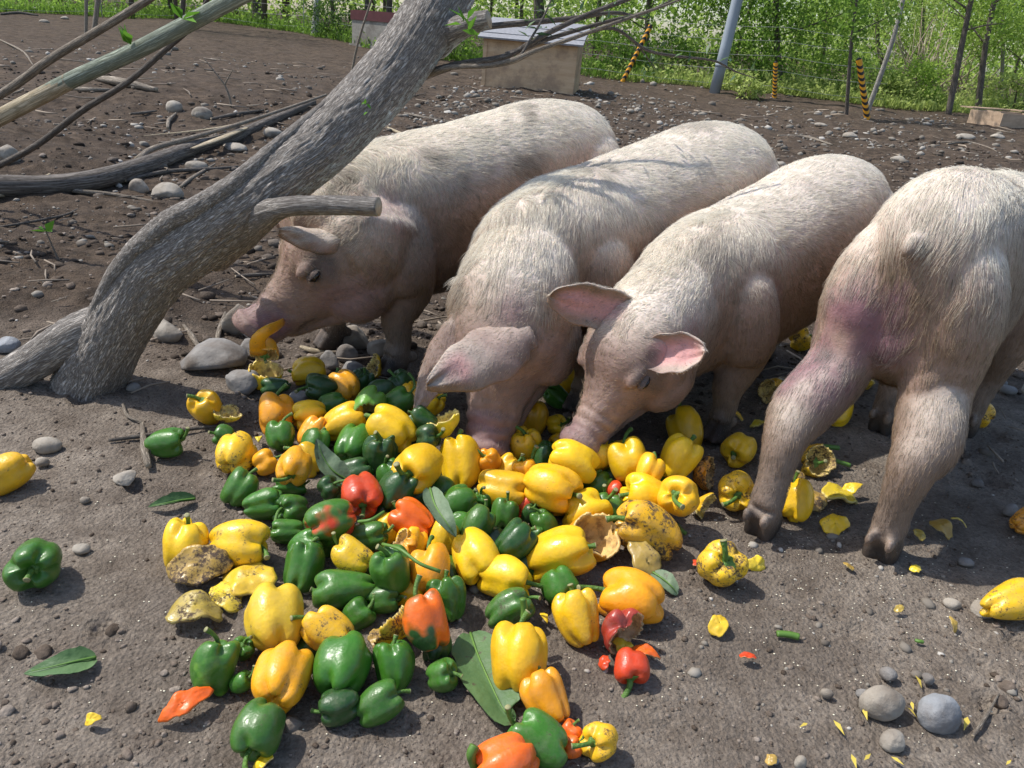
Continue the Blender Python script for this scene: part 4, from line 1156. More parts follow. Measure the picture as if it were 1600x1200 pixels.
def railing():
    a, b = at(1455, 168, 17.0), at(1565, 190, 18.5)
    root = empty('white_railing', [a[0], a[1], gz(a[0], a[1])], 'pale metal railing among the green at the right', 'railing')
    o0 = np.array(root.location); g0 = gz(a[0], a[1])
    n = 22
    for i in range(n):
        p_ = a + (b - a) * i / (n - 1)
        mb = MB(); mb.tube([[p_[0] - o0[0], p_[1] - o0[1], 0], [p_[0] - o0[0], p_[1] - o0[1], p_[2] + .10 - o0[2]]], .014, 8); obj('bar', mb.mesh('bar', [M_WHITEP]), root)
    for h in (-.1, .12):
        mb = MB(); mb.tube([a - o0 + [0, 0, h], b - o0 + [0, 0, h - .02]], .022, 8); obj('rail', mb.mesh('rail', [M_WHITEP]), root)
railing()
def crates():
    for i, (x0, x1, y0, y1, lb) in enumerate([(1530, 1558, 172, 190, 'tan board box standing left in the far right corner'), (1560, 1625, 178, 196, 'long tan board box in the far right corner')]):
        a, b = gon(x0, y1 + 3), gon(x1, y1 + 6); sc = depth(a) / FPX; H = (y1 - y0) * sc * 1.15; W = np.linalg.norm(b - a)
        root = empty('board_box', a, lb, 'box', 'tan boxes behind the rubble')
        ax = nrm(np.r_[(b - a)[:2], 0]); back = np.array([-ax[1], ax[0], 0]); R = np.stack([ax, back, [0, 0, 1]], 1)
        for nm, x, y, z, s_ in [('front_panel', W / 2, 0, H / 2, (W, .02, H)), ('back_panel', W / 2, .5, H / 2, (W, .02, H)), ('side_panel', .01, .25, H / 2, (.02, .476, H)), ('side_panel', W - .01, .25, H / 2, (.02, .476, H)), ('flap', W / 2, .62, H + .02, (W * .9, .22, .015))]:
            mb = MB(); mb.box(ax * x + back * y + np.array([0, 0, z]), s_, R); obj(nm, mb.mesh(nm, [M_CARD], False), root)
crates()

# ------------------------------------------------------------------ wood behind
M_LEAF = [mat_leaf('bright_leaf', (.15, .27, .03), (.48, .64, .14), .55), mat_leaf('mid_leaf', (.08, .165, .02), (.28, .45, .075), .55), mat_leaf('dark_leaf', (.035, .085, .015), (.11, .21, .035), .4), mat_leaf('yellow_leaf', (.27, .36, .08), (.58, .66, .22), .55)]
M_TRUNK = mat_bark('tree_bark', (.06, .05, .042), (.17, .145, .12))
M_TRUNK_PALE = mat_bark('pale_bark', (.20, .185, .16), (.42, .39, .34))
M_BIRCH = mat_bark('birch_bark', (.10, .09, .08), (.62, .60, .56))
M_DEAD = mat_plain('dead_brush', (.36, .30, .22), .9)
def crown_points(c, r, n, rng, clumps=None):
    """clumps of leaf positions inside an uneven ellipsoid"""
    k = clumps or max(10, n // 110)
    d = nrm(rng.normal(0, 1, (k, 3))); q = rng.random(k) ** .45
    C = c + d * q[:, None] * r
    w = rng.uniform(.4, 1.3, k); w /= w.sum()
    i = rng.choice(k, n, p=w)
    return C[i] + rng.normal(0, 1, (n, 3)) * (np.array(r) * .15)
def tree_thing(name, label, x0, y0, x1, y1, w_px, crown, mat, lm, n_leaf, seed, group='trees in the wood behind', k=1.0, limbs=5, top=3.4, Y=None, leaf=.052):
    """trunk from its foot seen at x0,y0 towards x1,y1; crown = (low height, radius)"""
    rng = np.random.default_rng(seed)
    b = gon(x0, y0, -.05) if Y is None else np.r_[at(x0, y0, Y)[:2], gz(*at(x0, y0, Y)[:2]) - .05]
    t = at(x1, y1, b[1] * k)
    d = nrm(t - b); t = b + d * top / max(d[2], .3)
    r = w_px * .36 * depth(b) / FPX
    root = empty(name, b, label, 'tree', group)
    cv = np.array([rng.normal(0, .04), rng.normal(0, .05), 0]) * top
    tr = [b, b * .66 + t * .34 + cv, b * .33 + t * .67 + cv * .5, t]
    o = limb_obj('trunk', tr, [r * 1.15, r, r * .8, r * .4], mat, 12, 40, seed, root, .05, 8, 6, b)
    ends = []
    for i in range(limbs):
        s_ = rng.uniform(.25, .95); p0 = b * (1 - s_) + t * s_ + cv * .6
        a = rng.uniform(0, 6.28); e = p0 + np.array([math.cos(a), math.sin(a), rng.uniform(.1, .9)]) * crown[1] * rng.uniform(.5, 1.0)
        limb_obj('limb', [p0, (p0 + e) / 2 + rng.normal(0, .06, 3), e], [r * .38, r * .25, r * .08], mat, 6, 12, seed + i, o, .04, 6, 6, b)
        ends.append(e)
    if n_leaf:
        zc = (crown[0] + top + .5) / 2; hz = (top + .5 - crown[0]) / 2
        n_leaf = int(n_leaf * 1.5)
        P = crown_points(b * (1 - zc / top) + t * (zc / top), np.array([crown[1], crown[1], hz]), n_leaf, rng)
        if ends:
            E = np.array(ends)[rng.integers(0, len(ends), n_leaf // 4)] + rng.normal(0, .18 * crown[1], (n_leaf // 4, 3)); P = np.vstack([P, E])
        P = P[P[:, 2] > gz(b[0], b[1]) + .1]
        L = leaf * rng.uniform(.6, 1.4, len(P))
        obj('crown', leaves_mesh('crown', lm, P - b, rng.normal(0, 1, (len(P), 3)) + np.array([0, 0, -.3]), L, L * .62, .15, rng), root)
    return root
T = tree_thing
T('tree', 'dark tree trunk behind the fence left of the birch', 403, 34, 404, -40, 19, (1.2, 1.6), M_TRUNK, M_LEAF[1], 2600, 501, top=3.6)
T('birch_tree', 'white birch trunk standing at the edge of the wood', 491, 60, 497, -30, 13, (1.3, 1.3), M_BIRCH, M_LEAF[1], 2000, 502, top=3.6)
T('tree', 'dark trunk behind the low shed beside the leaning trunk', 606, 50, 612, -30, 12, (1.2, 1.5), M_TRUNK, M_LEAF[2], 2600, 503, Y=19.5, top=3.6)
T('tree', 'slim dark trunk left of the low shed', 572, 45, 576, -30, 9, (1.2, 1.3), M_TRUNK, M_LEAF[1], 2200, 504, Y=20, top=3.5)
T('tree', 'slim trunk behind the fence in the upper left corner', 280, 20, 283, -40, 9, (1.0, 1.6), M_TRUNK, M_LEAF[1], 2400, 505, Y=18, top=3.5)
T('tree', 'dark leafy tree standing behind the hutch roof', 842, 110, 838, -30, 22, (.7, 1.7), M_TRUNK, M_LEAF[1], 5200, 506, Y=16.5, top=3.6)
T('tree', 'bright leafy tree between hutch and utility pole', 1010, 120, 1020, 0, 10, (.35, 1.4), M_TRUNK, M_LEAF[1], 5200, 507, Y=16.2, top=3.0)
T('tree', 'pale slender trunk just left of the utility pole', 1105, 128, 1128, -10, 8, (1.0, 1.2), M_TRUNK_PALE, M_LEAF[0], 3600, 508, Y=17, top=3.4)
T('tree', 'broad dark green tree right of the utility pole', 1222, 135, 1216, 20, 13, (.30, 1.45), M_TRUNK, M_LEAF[1], 7000, 509, Y=15.2, top=2.6, leaf=.065)
T('tree', 'bushy bright tree behind the middle striped stake', 1275, 140, 1285, 10, 8, (.2, 1.2), M_TRUNK, M_LEAF[0], 4600, 510, Y=17.5, top=2.8)
T('sapling_tree', 'feathery young tree left of the nearest striped stake', 1322, 186, 1338, 20, 7, (.9, .55), M_TRUNK, M_LEAF[1], 900, 511, top=2.4, leaf=.06)
T('tree', 'pale bare leaning trunk right of the nearest striped stake', 1352, 184, 1402, -10, 9, (1.6, .6), M_TRUNK_PALE, M_LEAF[0], 500, 512, top=3.4, Y=12.2, limbs=3)
T('tree', 'tall dark trunk left of the pale railing', 1481, 182, 1520, -10, 11, (1.2, 1.0), M_TRUNK, M_LEAF[1], 1500, 513, Y=13.2, top=3.2)
T('tree', 'forked trunk at the right above the tan boxes', 1526, 186, 1556, 10, 11, (1.1, 1.1), M_TRUNK, M_LEAF[0], 2400, 514, Y=13.8, top=3.0)
T('tree', 'slim pale tree at the right frame edge', 1556, 190, 1562, 20, 7, (.9, 1.0), M_TRUNK_PALE, M_LEAF[0], 2400, 515, Y=15.5, top=2.8)
T('tree', 'light green tree in the right upper corner', 1620, 180, 1610, 0, 12, (.5, 1.3), M_TRUNK, M_LEAF[0], 4200, 516, Y=15, top=2.2)
T('tree', 'yellow-green tree behind the dead grey brush', 1440, 150, 1445, 0, 9, (.2, 1.5), M_TRUNK, M_LEAF[3], 4200, 517, Y=19.5, top=2.7)
T('tree', 'rounded yellow-green tree behind the pale leaning trunk', 1385, 150, 1380, 0, 9, (.2, 1.3), M_TRUNK, M_LEAF[0], 4200, 518, Y=19, top=2.9)
T('tree', 'dense green tree behind the slim pale right tree', 1530, 160, 1535, 0, 10, (.2, 1.5), M_TRUNK, M_LEAF[0], 4000, 519, Y=20, top=2.5)
# dead brush: a fan of grey stems
rng = np.random.default_rng(5)
b = at(1450, 150, 16.5); b[2] = gz(b[0], b[1])
root = empty('dead_brush', b, 'tangle of dead grey brush among the green trees at right', 'bush')
for i in range(46):
    e = np.array([rng.normal(0, .85), rng.normal(0, .3), rng.uniform(.7, 1.9)]); s_ = np.array([rng.normal(0, .45), rng.normal(0, .2), 0])
    mb = MB(); mb.tube([s_, s_ + e * .5 + rng.normal(0, .1, 3), s_ + e], [.016, .011, .004], 5); obj('stem', mb.mesh('stem', [M_DEAD]), root)
# bushes
def bush(label, x, y, rx, rz, lm, n, seed, Y=None, leaf=.06):
    rng = np.random.default_rng(seed)
    b = gon(x, y) if Y is None else np.r_[at(x, y, Y)[:2], gz(*at(x, y, Y)[:2])]
    root = empty('bush', b, label, 'bush', 'bushes along the wood edge')
    P = crown_points(np.array([0, 0, rz * .8]), np.array([rx, rx * .8, rz]), n, rng, 26); P = P[P[:, 2] > .0]
    L = leaf * rng.uniform(.6, 1.4, len(P))
    obj('foliage', leaves_mesh('foliage', lm, P, rng.normal(0, 1, (len(P), 3)) + [0, 0, .3], L, L * .55, .15, rng), root)
    for i in range(5):
        e = np.array([rng.normal(0, rx * .5), rng.normal(0, rx * .4), rz * 1.2])
        mb = MB(); mb.tube([e * 0 - [0, 0, .04], e * .5 + rng.normal(0, .04, 3), e], [.012, .008, .003], 5); obj('stem', mb.mesh('stem', [M_TRUNK]), root)
bush('round light green bush below the pale railing', 1420, 178, .55, .42, M_LEAF[0], 1800, 601, 14.2)
bush('low yellow-green bush at the foot of the utility pole', 1160, 152, .30, .20, M_LEAF[3], 700, 602)
bush('low green bush left of the pale railing', 1385, 176, .5, .34, M_LEAF[3], 1500, 603, 14.0)
bush('wide green bush between the utility pole and middle stake', 1175, 138, .9, .45, M_LEAF[1], 2400, 604, 16)
bush('shaded green bush right of the hutch', 960, 122, .8, .4, M_LEAF[1], 2200, 605, 15.6)
bush('leafy green bush left of the utility pole', 1060, 138, .9, .42, M_LEAF[1], 2400, 606, 16)
bush('bright green bush behind the nearest striped stake', 1320, 162, .8, .5, M_LEAF[0], 2200, 607, 14.5)
bush('light green bush above the tan boxes', 1580, 182, .8, .45, M_LEAF[3], 2200, 608, 14.2)
bush('dark green bush left of the low shed', 525, 62, .8, .6, M_LEAF[2], 2000, 609, 19)
bush('dark green bush between low shed and hutch', 715, 100, .8, .8, M_LEAF[1], 2600, 610, 15.5)
# uncountable growth: grass strip along the fence and the depth of the wood
def undergrowth():
    rng = np.random.default_rng(9)
    n = 30000
    edge = np.array([gon(x, y)[:2] for x, y in [(-200, 16), (0, 22), (160, 28), (330, 34), (475, 55), (680, 95), (930, 124), (1100, 140), (1210, 150), (1300, 162), (1420, 178), (1600, 186), (1800, 200)]])
    t = rng.random(n) * (len(edge) - 1.001); i = t.astype(int); f = (t - i)[:, None]
    p = edge[i] * (1 - f) + edge[i + 1] * f
    out = rng.exponential(1.2, n) + .35
    d = nrm(p); p = p + d * out[:, None]
    P = np.c_[p, ground_h(p[:, 0], p[:, 1])]
    blade = rng.random(n) < .55
    L = np.where(blade, rng.uniform(.10, .35, n) * (1 - np.exp(-(out + .3) * 1.2)), rng.uniform(.05, .10, n))
    P[:, 2] += np.where(blade, 0, rng.random(n) ** 1.5 * .55 * (1 - np.exp(-(out + .2))))
    D = np.where(blade[:, None], rng.normal(0, .3, (n, 3)) + [0, 0, 1], rng.normal(0, 1, (n, 3)))
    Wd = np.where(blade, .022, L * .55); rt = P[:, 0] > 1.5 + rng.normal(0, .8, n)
    for sel, mt, lb in ((~rt, M_LEAF[1], 'grass and weeds along the shaded left part of the fence'), (rt, M_LEAF[3], 'sunlit grass and weeds along the right part of the fence')):  # shade and sun put into the leaf colours: left darker, right yellower
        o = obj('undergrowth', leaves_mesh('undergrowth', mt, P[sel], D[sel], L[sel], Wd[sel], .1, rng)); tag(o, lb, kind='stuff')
    n = 120000
    x = rng.uniform(-30, 36, n); y = rng.uniform(21, 38, n); z = rng.random(n) ** .9 * (4.2 - .10 * np.clip(x, 0, 16)) + .02
    P = np.c_[x, y, ground_h(x, y) + z]
    gap = fbm(P * np.array([.5, .3, .55]), 3, 71) > -.12 + .25 * smooth(1, 8, P[:, 0]) * smooth(.8, 2.2, P[:, 2])
    P = P[gap]
    L = rng.uniform(.11, .26, len(P))
    o = obj('far_woods', leaves_mesh('far_woods', M_LEAF[0], P, rng.normal(0, 1, (len(P), 3)), L, L * .6, .15, rng)); tag(o, 'green mass of the wood farther back', kind='stuff')
    mb = MB()
    for i in range(40):
        x, y = rng.uniform(-20, 22), rng.uniform(18, 30); g_ = gz(x, y); ln = rng.normal(0, .25, 2)
        mb.tube([[x, y, g_ - .1], [x + ln[0] * .5, y + ln[1] * .5, g_ + 2.0], [x + ln[0], y + ln[1], g_ + 4.2]], [.06 * rng.uniform(.5, 1.5), .05, .03], 6)
    o = obj('far_woods_stems', mb.mesh('far_woods_stems', [M_TRUNK])); tag(o, 'thin stems in the wood farther back', kind='stuff')
undergrowth()
# ------------------------------------------------------------------ peppers
def mat_pepper(name, inside=False):
    m = Mat(name, .2, .5)
    oi = m.n('ShaderNodeObjectInfo')
    co = m.coord()
    ad = m.n('ShaderNodeVectorMath', operation='ADD'); sc = m.n('ShaderNodeVectorMath', operation='SCALE'); sc.inputs['Scale'].default_value = 40
    m.l(oi.outputs['Random'], sc.inputs[0]); m.l(co, ad.inputs[0]); m.l(sc.outputs[0], ad.inputs[1])
    q = ad.outputs[0]
    base = oi.outputs['Color']
    blush = m.n('ShaderNodeAttribute', attribute_type='OBJECT', attribute_name='blush')
    bcol = m.n('ShaderNodeAttribute', attribute_type='OBJECT', attribute_name='blush_colour')
    dirt = m.n('ShaderNodeAttribute', attribute_type='OBJECT', attribute_name='dirt')
    if inside:
        base = m.mix(.55, base, (.80, .70, .34))
        m.b.inputs['Roughness'].default_value = .5
        base = m.mix(m.ramp(m.noise(q, 2.2, 5), [(.45, 0.0), (.62, .8)]), base, (.24, .13, .05))
    v = m.ramp(m.noise(q, .9, 3), [(.3, .82), (.7, 1.12)])
    base = m.mix(1.0, base, v, 'MULTIPLY')
    bl = m.ramp(m.math('ADD', m.noise(q, .75, 2), m.math('MULTIPLY', m.math('SUBTRACT', blush.outputs['Fac'], .5), .6)), [(.46, 0.0), (.58, 1.0)])
    gate = m.math('GREATER_THAN', blush.outputs['Fac'], .01)
    base = m.mix(m.math('MULTIPLY', bl, gate), base, bcol.outputs['Color'])
    # soil clinging in streaks and specks
    spk = m.noise(q, 8, 6, .75)
    pat = m.noise(q, 1.5, 3)
    d = m.math('ADD', m.math('MULTIPLY', spk, .55), m.math('MULTIPLY', pat, .45))
    th = m.math('SUBTRACT', .67, m.math('MULTIPLY', dirt.outputs['Fac'], .20))
    dm = m.n('ShaderNodeMapRange', clamp=True); m.l(d, dm.inputs[0]); m.l(th, dm.inputs[1]); m.l(m.math('ADD', th, .085), dm.inputs[2])
    dust = m.ramp(m.noise(q, 2.4, 5, .65), [(.42, .02), (.75, .30)])
    base = m.mix(m.math('MULTIPLY', dust, m.math('ADD', dirt.outputs['Fac'], .35)), base, (.30, .25, .19))
    c = m.mix(dm.outputs[0], base, (.075, .05, .034))
    m.color(c)
    rr = m.ramp(dm.outputs[0], [(0.0, .5 if inside else .30), (1.0, .9)])
    rg = m.math('ADD', rr, m.math('MULTIPLY', m.ramp(m.noise(q, 3, 3), [(.4, 0.0), (.75, .22)]), 1.0))
    m.rough(rg)
    m.b.inputs['Subsurface Weight'].default_value = .08
    m.b.inputs['Subsurface Radius'].default_value = (.3, .2, .05)
    m.b.inputs['Subsurface Scale'].default_value = .15
    m.bump(m.math('ADD', m.noise(q, 1.6, 3), m.math('MULTIPLY', dm.outputs[0], .3)), .06, .12)
    return m.m
M_PEP, M_PEPIN = mat_pepper('pepper_skin'), mat_pepper('pepper_flesh', True)
def mat_stem():
    m = Mat('pepper_stem', .5, .4)
    co = m.coord()
    m.color(m.ramp(m.noise(co, 3, 4), [(.3, (.045, .12, .015)), (.7, (.14, .26, .05))]))
    m.bump(m.noise(co, 9, 3), .3, .05)
    return m.m
M_STEM = mat_stem()
M_STEMEND = mat_plain('stem_cut', (.26, .25, .12), .7, .2, 6)
M_SEED = mat_plain('pepper_seed', (.78, .72, .55), .6, .1)
def mat_pleaf(name, dark, light):
    m = Mat(name, .55, .35)
    co = m.coord()
    m.color(m.mix(m.ramp(m.noise(co, 60, 4), [(.62, 0.0), (.7, .8)]), m.ramp(m.noise(co, 14, 4), [(.3, dark), (.7, light)]), (.08, .055, .04)))
    m.bump(m.noise(co, 45, 4), .5, .006)
    return m.m
M_PLEAF = mat_pleaf('pepper_leaf', (.05, .11, .035), (.11, .19, .07))
M_PLEAF2 = mat_pleaf('wilted_leaf', (.09, .14, .075), (.18, .24, .14))

PROF = np.array([(0, .66), (.10, .67), (.22, .76), (.38, .92), (.56, 1.0), (.76, .95), (.91, .76), (.985, .5), (1.0, .2), (.975, -.12), (.92, -.42), (.83, -.68), (.69, -.87), (.52, -.97), (.34, -.98), (.19, -.90), (.08, -.83), (0, -.81)])
def pepper_surface(nl, ratio, seed, nphi=48, ns=34, taper=0.0, dent=0.0):
    rng = np.random.default_rng(seed)
    Pf = catmull(PROF, ns)
    rho, y = Pf[:, 0].clip(0), Pf[:, 1]
    phi = np.linspace(0, 2 * math.pi, nphi, endpoint=False)
    # uneven lobe borders
    cuts = np.sort((np.arange(nl) + rng.uniform(-.16, .16, nl)) * 2 * math.pi / nl)
    dd = np.abs((phi[:, None] - cuts[None] + math.pi) % (2 * math.pi) - math.pi)
    valley = np.exp(-(dd.min(1) / (.30 * 3.5 / nl)) ** 2)
    owner = np.array([np.searchsorted(cuts, p_, side='right') % nl for p_ in phi])
    amp = rng.uniform(-.10, .10, nl); hl = rng.uniform(-.12, .10, nl)
    k = np.hanning(9); k /= k.sum()
    A = np.convolve(np.r_[amp[owner][-4:], amp[owner], amp[owner][:4]], k, 'valid'); Hh = np.convolve(np.r_[hl[owner][-4:], hl[owner], hl[owner][:4]], k, 'valid')
    dpt = .10 + .26 * smooth(.35, 1.0, np.abs(y)) + .10 * (y > .7)
    R = rho[:, None] * (1 + A[None]) * (1 - dpt[:, None] * valley[None])
    R = R * (1 - taper * smooth(.6, -1, y)[:, None])
    Y = y[:, None] * (1 + Hh[None] * (np.abs(y) > .2)[:, None] * np.abs(y)[:, None]) - .12 * valley[None] * smooth(.5, 1.0, np.abs(y))[:, None] * np.sign(y)[:, None]
    X, Z = R * np.cos(phi)[None], R * np.sin(phi)[None]
    bend = rng.normal(0, .10, 2)
    X = X + bend[0] * (Y ** 2 - .4); Z = Z + bend[1] * (Y ** 2 - .4)
    V = np.stack([X, Z, Y * ratio], -1)
    n = fbm(V * 1.1 + seed, 2, seed)
    V = V * (1 + .05 * n)[..., None]
    if dent:
        c = nrm(rng.normal(0, 1, 3)) * np.array([1, 1, ratio]) * .95
        V = V * (1 - dent * np.exp(-((V - c) ** 2).sum(-1) / .25))[..., None]
    return V
def quads(ns, nphi):
    i = np.arange(ns - 1)[:, None] * nphi; j = np.arange(nphi)[None]; k = (j + 1) % nphi
    return np.stack([i + j, i + nphi + j, i + nphi + k, i + k], -1)
def whole_mesh(nl, ratio, seed, **kw):
    V = pepper_surface(nl, ratio, seed, **kw)
    return make_mesh('bell_pepper', V.reshape(-1, 3), quads(*V.shape[:2]).reshape(-1, 4), [M_PEP, M_PEPIN])
def shell_mesh(nl, ratio, seed, cut, tilt=.3):
    """a torn pepper: the part above a ragged line is gone, flesh shows inside"""
    V = pepper_surface(nl, ratio, seed, 52, 40)
    ns, nphi = V.shape[:2]
    rng = np.random.default_rng(seed + 50)
    n_ = nrm(np.array([rng.normal(0, tilt), rng.normal(0, tilt), 1]))
    lev = (V / np.array([1, 1, ratio])) @ n_ + .22 * fbm(V * 2.2 + seed, 3, seed)
    Q = quads(ns, nphi); keepq = (lev.ravel()[Q].mean(-1) < cut).reshape(-1)
    Fo = Q.reshape(-1, 4)[keepq]
    th = .10 * (1 + .3 * fbm(V * 3, 2, seed))
    N = np.cross(np.roll(V, -1, 1) - np.roll(V, 1, 1), np.gradient(V, axis=0)); N = nrm(N)
    if np.mean((N * V).sum(-1)) < 0: N = -N
    Vi = V - N * th[..., None]
    k = ns * nphi
    Fi = Fo[:, ::-1] + k
    # rim
    from collections import Counter
    ed = Counter(); own = {}
    for f in Fo.tolist():
        for a, b in zip(f, f[1:] + f[:1]):
            e = (min(a, b), max(a, b)); ed[e] += 1; own[e] = (a, b)
    rim = [(own[e][1], own[e][0], own[e][0] + k, own[e][1] + k) for e, c in ed.items() if c == 1]
    F = [tuple(f) for f in Fo.tolist()] + [tuple(f) for f in Fi.tolist()] + rim
    M = [0] * len(Fo) + [1] * (len(Fi) + len(rim))
    VV = np.vstack([V.reshape(-1, 3), Vi.reshape(-1, 3)])
    used = np.unique(np.array([i for f in F for i in f])); mp = -np.ones(len(VV), int); mp[used] = np.arange(len(used))
    return make_mesh('torn_pepper', VV[used], [tuple(mp[list(f)]) for f in F], [M_PEP, M_PEPIN], True, M)
def scrap_mesh(seed, ratio=.7):
    """a chewed piece of pepper wall: curved, ragged, thick"""
    rng = np.random.default_rng(seed)
    nr, na = 9, 36
    a = np.linspace(0, 2 * math.pi, na, endpoint=False)
    out = 1 + .45 * fbm(np.stack([np.cos(a) * 1.6, np.sin(a) * 1.6, np.full(na, seed * 1.0)], -1), 3, seed)
    r = np.linspace(0.02, 1, nr)
    X = r[:, None] * out * np.cos(a); Y = r[:, None] * out * np.sin(a) * ratio
    b1, b2 = rng.uniform(.2, .7), rng.uniform(-.5, .5)
    Z = -b1 * X ** 2 * .7 + b2 * Y ** 2 + .20 * fbm(np.stack([X * 2, Y * 2, X * 0 + seed], -1), 3, seed + 1)
    Z = Z - Z.min()
    top = np.stack([X, Y, Z + .14], -1); bot = np.stack([X * .96, Y * .96, Z], -1)
    V = np.vstack([top.reshape(-1, 3), bot.reshape(-1, 3)])
    q = quads(nr, na).reshape(-1, 4); k = nr * na
    j = np.arange(na); rim = np.stack([(nr - 1) * na + j, (nr - 1) * na + k + j, (nr - 1) * na + k + (j + 1) % na, (nr - 1) * na + (j + 1) % na], -1)
    cap = [tuple(range(na - 1, -1, -1)), tuple(range(k, k + na))]
    F = [tuple(f) for f in q.tolist()] + [tuple(f) for f in (q[:, ::-1] + k).tolist()] + [tuple(f) for f in rim.tolist()] + cap
    M = [0] * len(q) + [1] * (len(q) + len(rim) + 2)
    return make_mesh('pepper_scrap', V, F, [M_PEP, M_PEPIN], True, M)
WHOLE = {'b': [whole_mesh(4, 1.0, 11), whole_mesh(3, 1.02, 12), whole_mesh(4, .96, 13)], 'm': [whole_mesh(4, 1.16, 21), whole_mesh(3, 1.18, 22), whole_mesh(4, 1.12, 23, taper=.15), whole_mesh(3, 1.15, 24, dent=.25)],
         'l': [whole_mesh(3, 1.42, 31, taper=.2), whole_mesh(4, 1.36, 32), whole_mesh(3, 1.5, 33, taper=.3)], 's': [whole_mesh(3, .86, 41, dent=.3), whole_mesh(4, .84, 42), whole_mesh(2, .9, 43)]}
SHELL = [shell_mesh(4, 1.05, 61, .35), shell_mesh(3, 1.1, 62, .05), shell_mesh(4, 1.0, 63, -.1, .8), shell_mesh(3, 1.1, 64, .5, .9), shell_mesh(4, .95, 65, .15, 1.4)]
SCRAP = [scrap_mesh(71), scrap_mesh(72, .5), scrap_mesh(73, .9), scrap_mesh(74, .6), scrap_mesh(75, .8)]
def stem_mesh(seed, length, curve):
    rng = np.random.default_rng(seed)
    mb = MB()
    # calyx: a lobed green cap, then the stalk
    a = np.linspace(0, 2 * math.pi, 20, endpoint=False)
    rr = .33 * (1 + .22 * np.cos(5 * a + seed)) * (1 + .1 * rng.normal(0, 1, 20))
    rings = [(1.0, -.015), (.85, .045), (.55, .085), (.36, .14)]
    V = np.vstack([np.stack([rr * k * np.cos(a), rr * k * np.sin(a), np.full(20, z)], -1) for k, z in rings]); mb.add(V, quads(4, 20).reshape(-1, 4)[:, ::-1])
    d = rng.uniform(0, 6.28); t = np.linspace(0, 1, 9)
    P = np.stack([curve * t ** 2 * math.cos(d), curve * t ** 2 * math.sin(d), .05 + length * t * (1 - .25 * curve * t)], -1)
    mb.tube(P, .125 * (1 - .25 * np.sin(t * 2.6)) + .02 * t ** 4, 12, 0, False)
    e = P[-1]; dv = nrm(P[-1] - P[-2])
    mb.tube([e - dv * .01, e + dv * .025, e + dv * .03], [.135, .128, .05], 12, 1)
    return mb.mesh('stem', [M_STEM, M_STEMEND])
STEM = [stem_mesh(1, .8, .35), stem_mesh(2, 1.0, .5), stem_mesh(3, .6, .15), stem_mesh(4, 1.15, .7)]
C = {'Y': (.86, .50, .008), 'O': (.88, .36, .006), 'P': (.84, .58, .03), 'G': (.042, .15, .012), 'D': (.018, .075, .012), 'R': (.66, .055, .010), 'X': (.84, .14, .008), 'K': (.34, .03, .015), 'N': (.42, .28, .05), 'L': (.12, .28, .03)}
PEP = []          # x, y, width px, colour, shape, theta, tilt, dirt, label [, blush colour, blush]
def A(x, y, w, col, shape, th, c, dirt, label, blush=None, k=.5, lift=0.0):
    PEP.append([x, y, w, col, shape, th, c, dirt, label, blush, k, lift])
# around the first pig's mouth and back edge
A(484, 581, 42, 'Y', 'm', 190, 5, .3, 'pale yellow pepper lying sideways behind the green ones, below the chewing pig')
A(412, 584, 48, 'Y', 'h0', 60, 20, .5, 'yellow half pepper under the one in the pig mouth')
A(431, 603, 30, 'D', 'l', 185, 0, .2, 'dark green long pepper lying beside the square grey stone')
A(502, 607, 46, 'D', 'b', 170, 25, .2, 'dark green pepper with curved stem at the back edge of the pile')
A(538, 604, 42, 'O', 'm', 130, -20, .4, 'amber pepper leaning behind the dark green one with curved stem')
A(580, 574, 38, 'Y', 'h2', 100, 35, .7, 'yellow pepper half standing against the first pig front hoof')
A(562, 598, 40, 'D', 'b', 60, 10, .2, 'dark green pepper in shade left of the first pig hoof')
A(594, 612, 42, 'D', 'm', 20, 0, .2, 'dark green pepper just below the first pig hoof')
A(628, 604, 44, 'D', 'b', 120, 20, .3, 'dark green pepper in shade right of the first pig hoof')
A(622, 628, 40, 'G', 'm', 30, 0, .2, 'green pepper left of the white pig drooping ear')
A(578, 634, 52, 'L', 'h3', 250, 30, .4, 'light green pepper torn open showing its hollow')
A(645, 622, 42, 'Y', 'm', 80, 0, .2, 'yellow pepper half behind the white pig drooping ear')
A(674, 632, 40, 'Y', 'b', 40, 20, .3, 'yellow pepper under the white pig ear flap')
A(690, 655, 52, 'P', 'h1', 95, 40, .5, 'pale torn pepper with pithy inside left of the white pig snout')
A(662, 655, 38, 'D', 'm', 150, 0, .2, 'small dark green pepper beneath the drooping ear tip')
A(668, 684, 40, 'D', 's', 10, 20, .4, 'dark green pepper wedged left of the white pig muzzle')
A(322, 637, 52, 'Y', 'b', 100, 50, .3, 'yellow pepper with thick green stem apart at the left of the pile')
A(356, 640, 46, 'P', 'h2', 20, 45, .8, 'chewed pale yellow half touching the stemmed pepper left of the pile')
A(350, 682, 34, 'G', 's', 160, 10, .3, 'small green pepper piece behind the round dirty yellow one')
A(430, 645, 56, 'O', 'm', 100, -30, .5, 'amber yellow pepper at the upper left corner of the pile')
A(484, 648, 50, 'Y', 'b', 190, 20, .2, 'yellow pepper with stem pointing left at the upper left of pile')
A(520, 632, 36, 'G', 'm', 200, 0, .1, 'small glossy green pepper above the large bitten yellow one')
A(538, 662, 60, 'Y', 'm', 20, -10, .2, 'large smooth yellow pepper with bitten lower edge in the back row')
A(440, 681, 44, 'G', 'b', 100, -20, .3, 'rounded green pepper in front of the amber corner one')
A(490, 678, 46, 'O', 'm', 60, -20, .4, 'amber pepper half hidden behind a green one in the back row')
A(612, 672, 64, 'Y', 'm', 150, -15, .1, 'large smooth yellow pepper left of the white pig cheek')
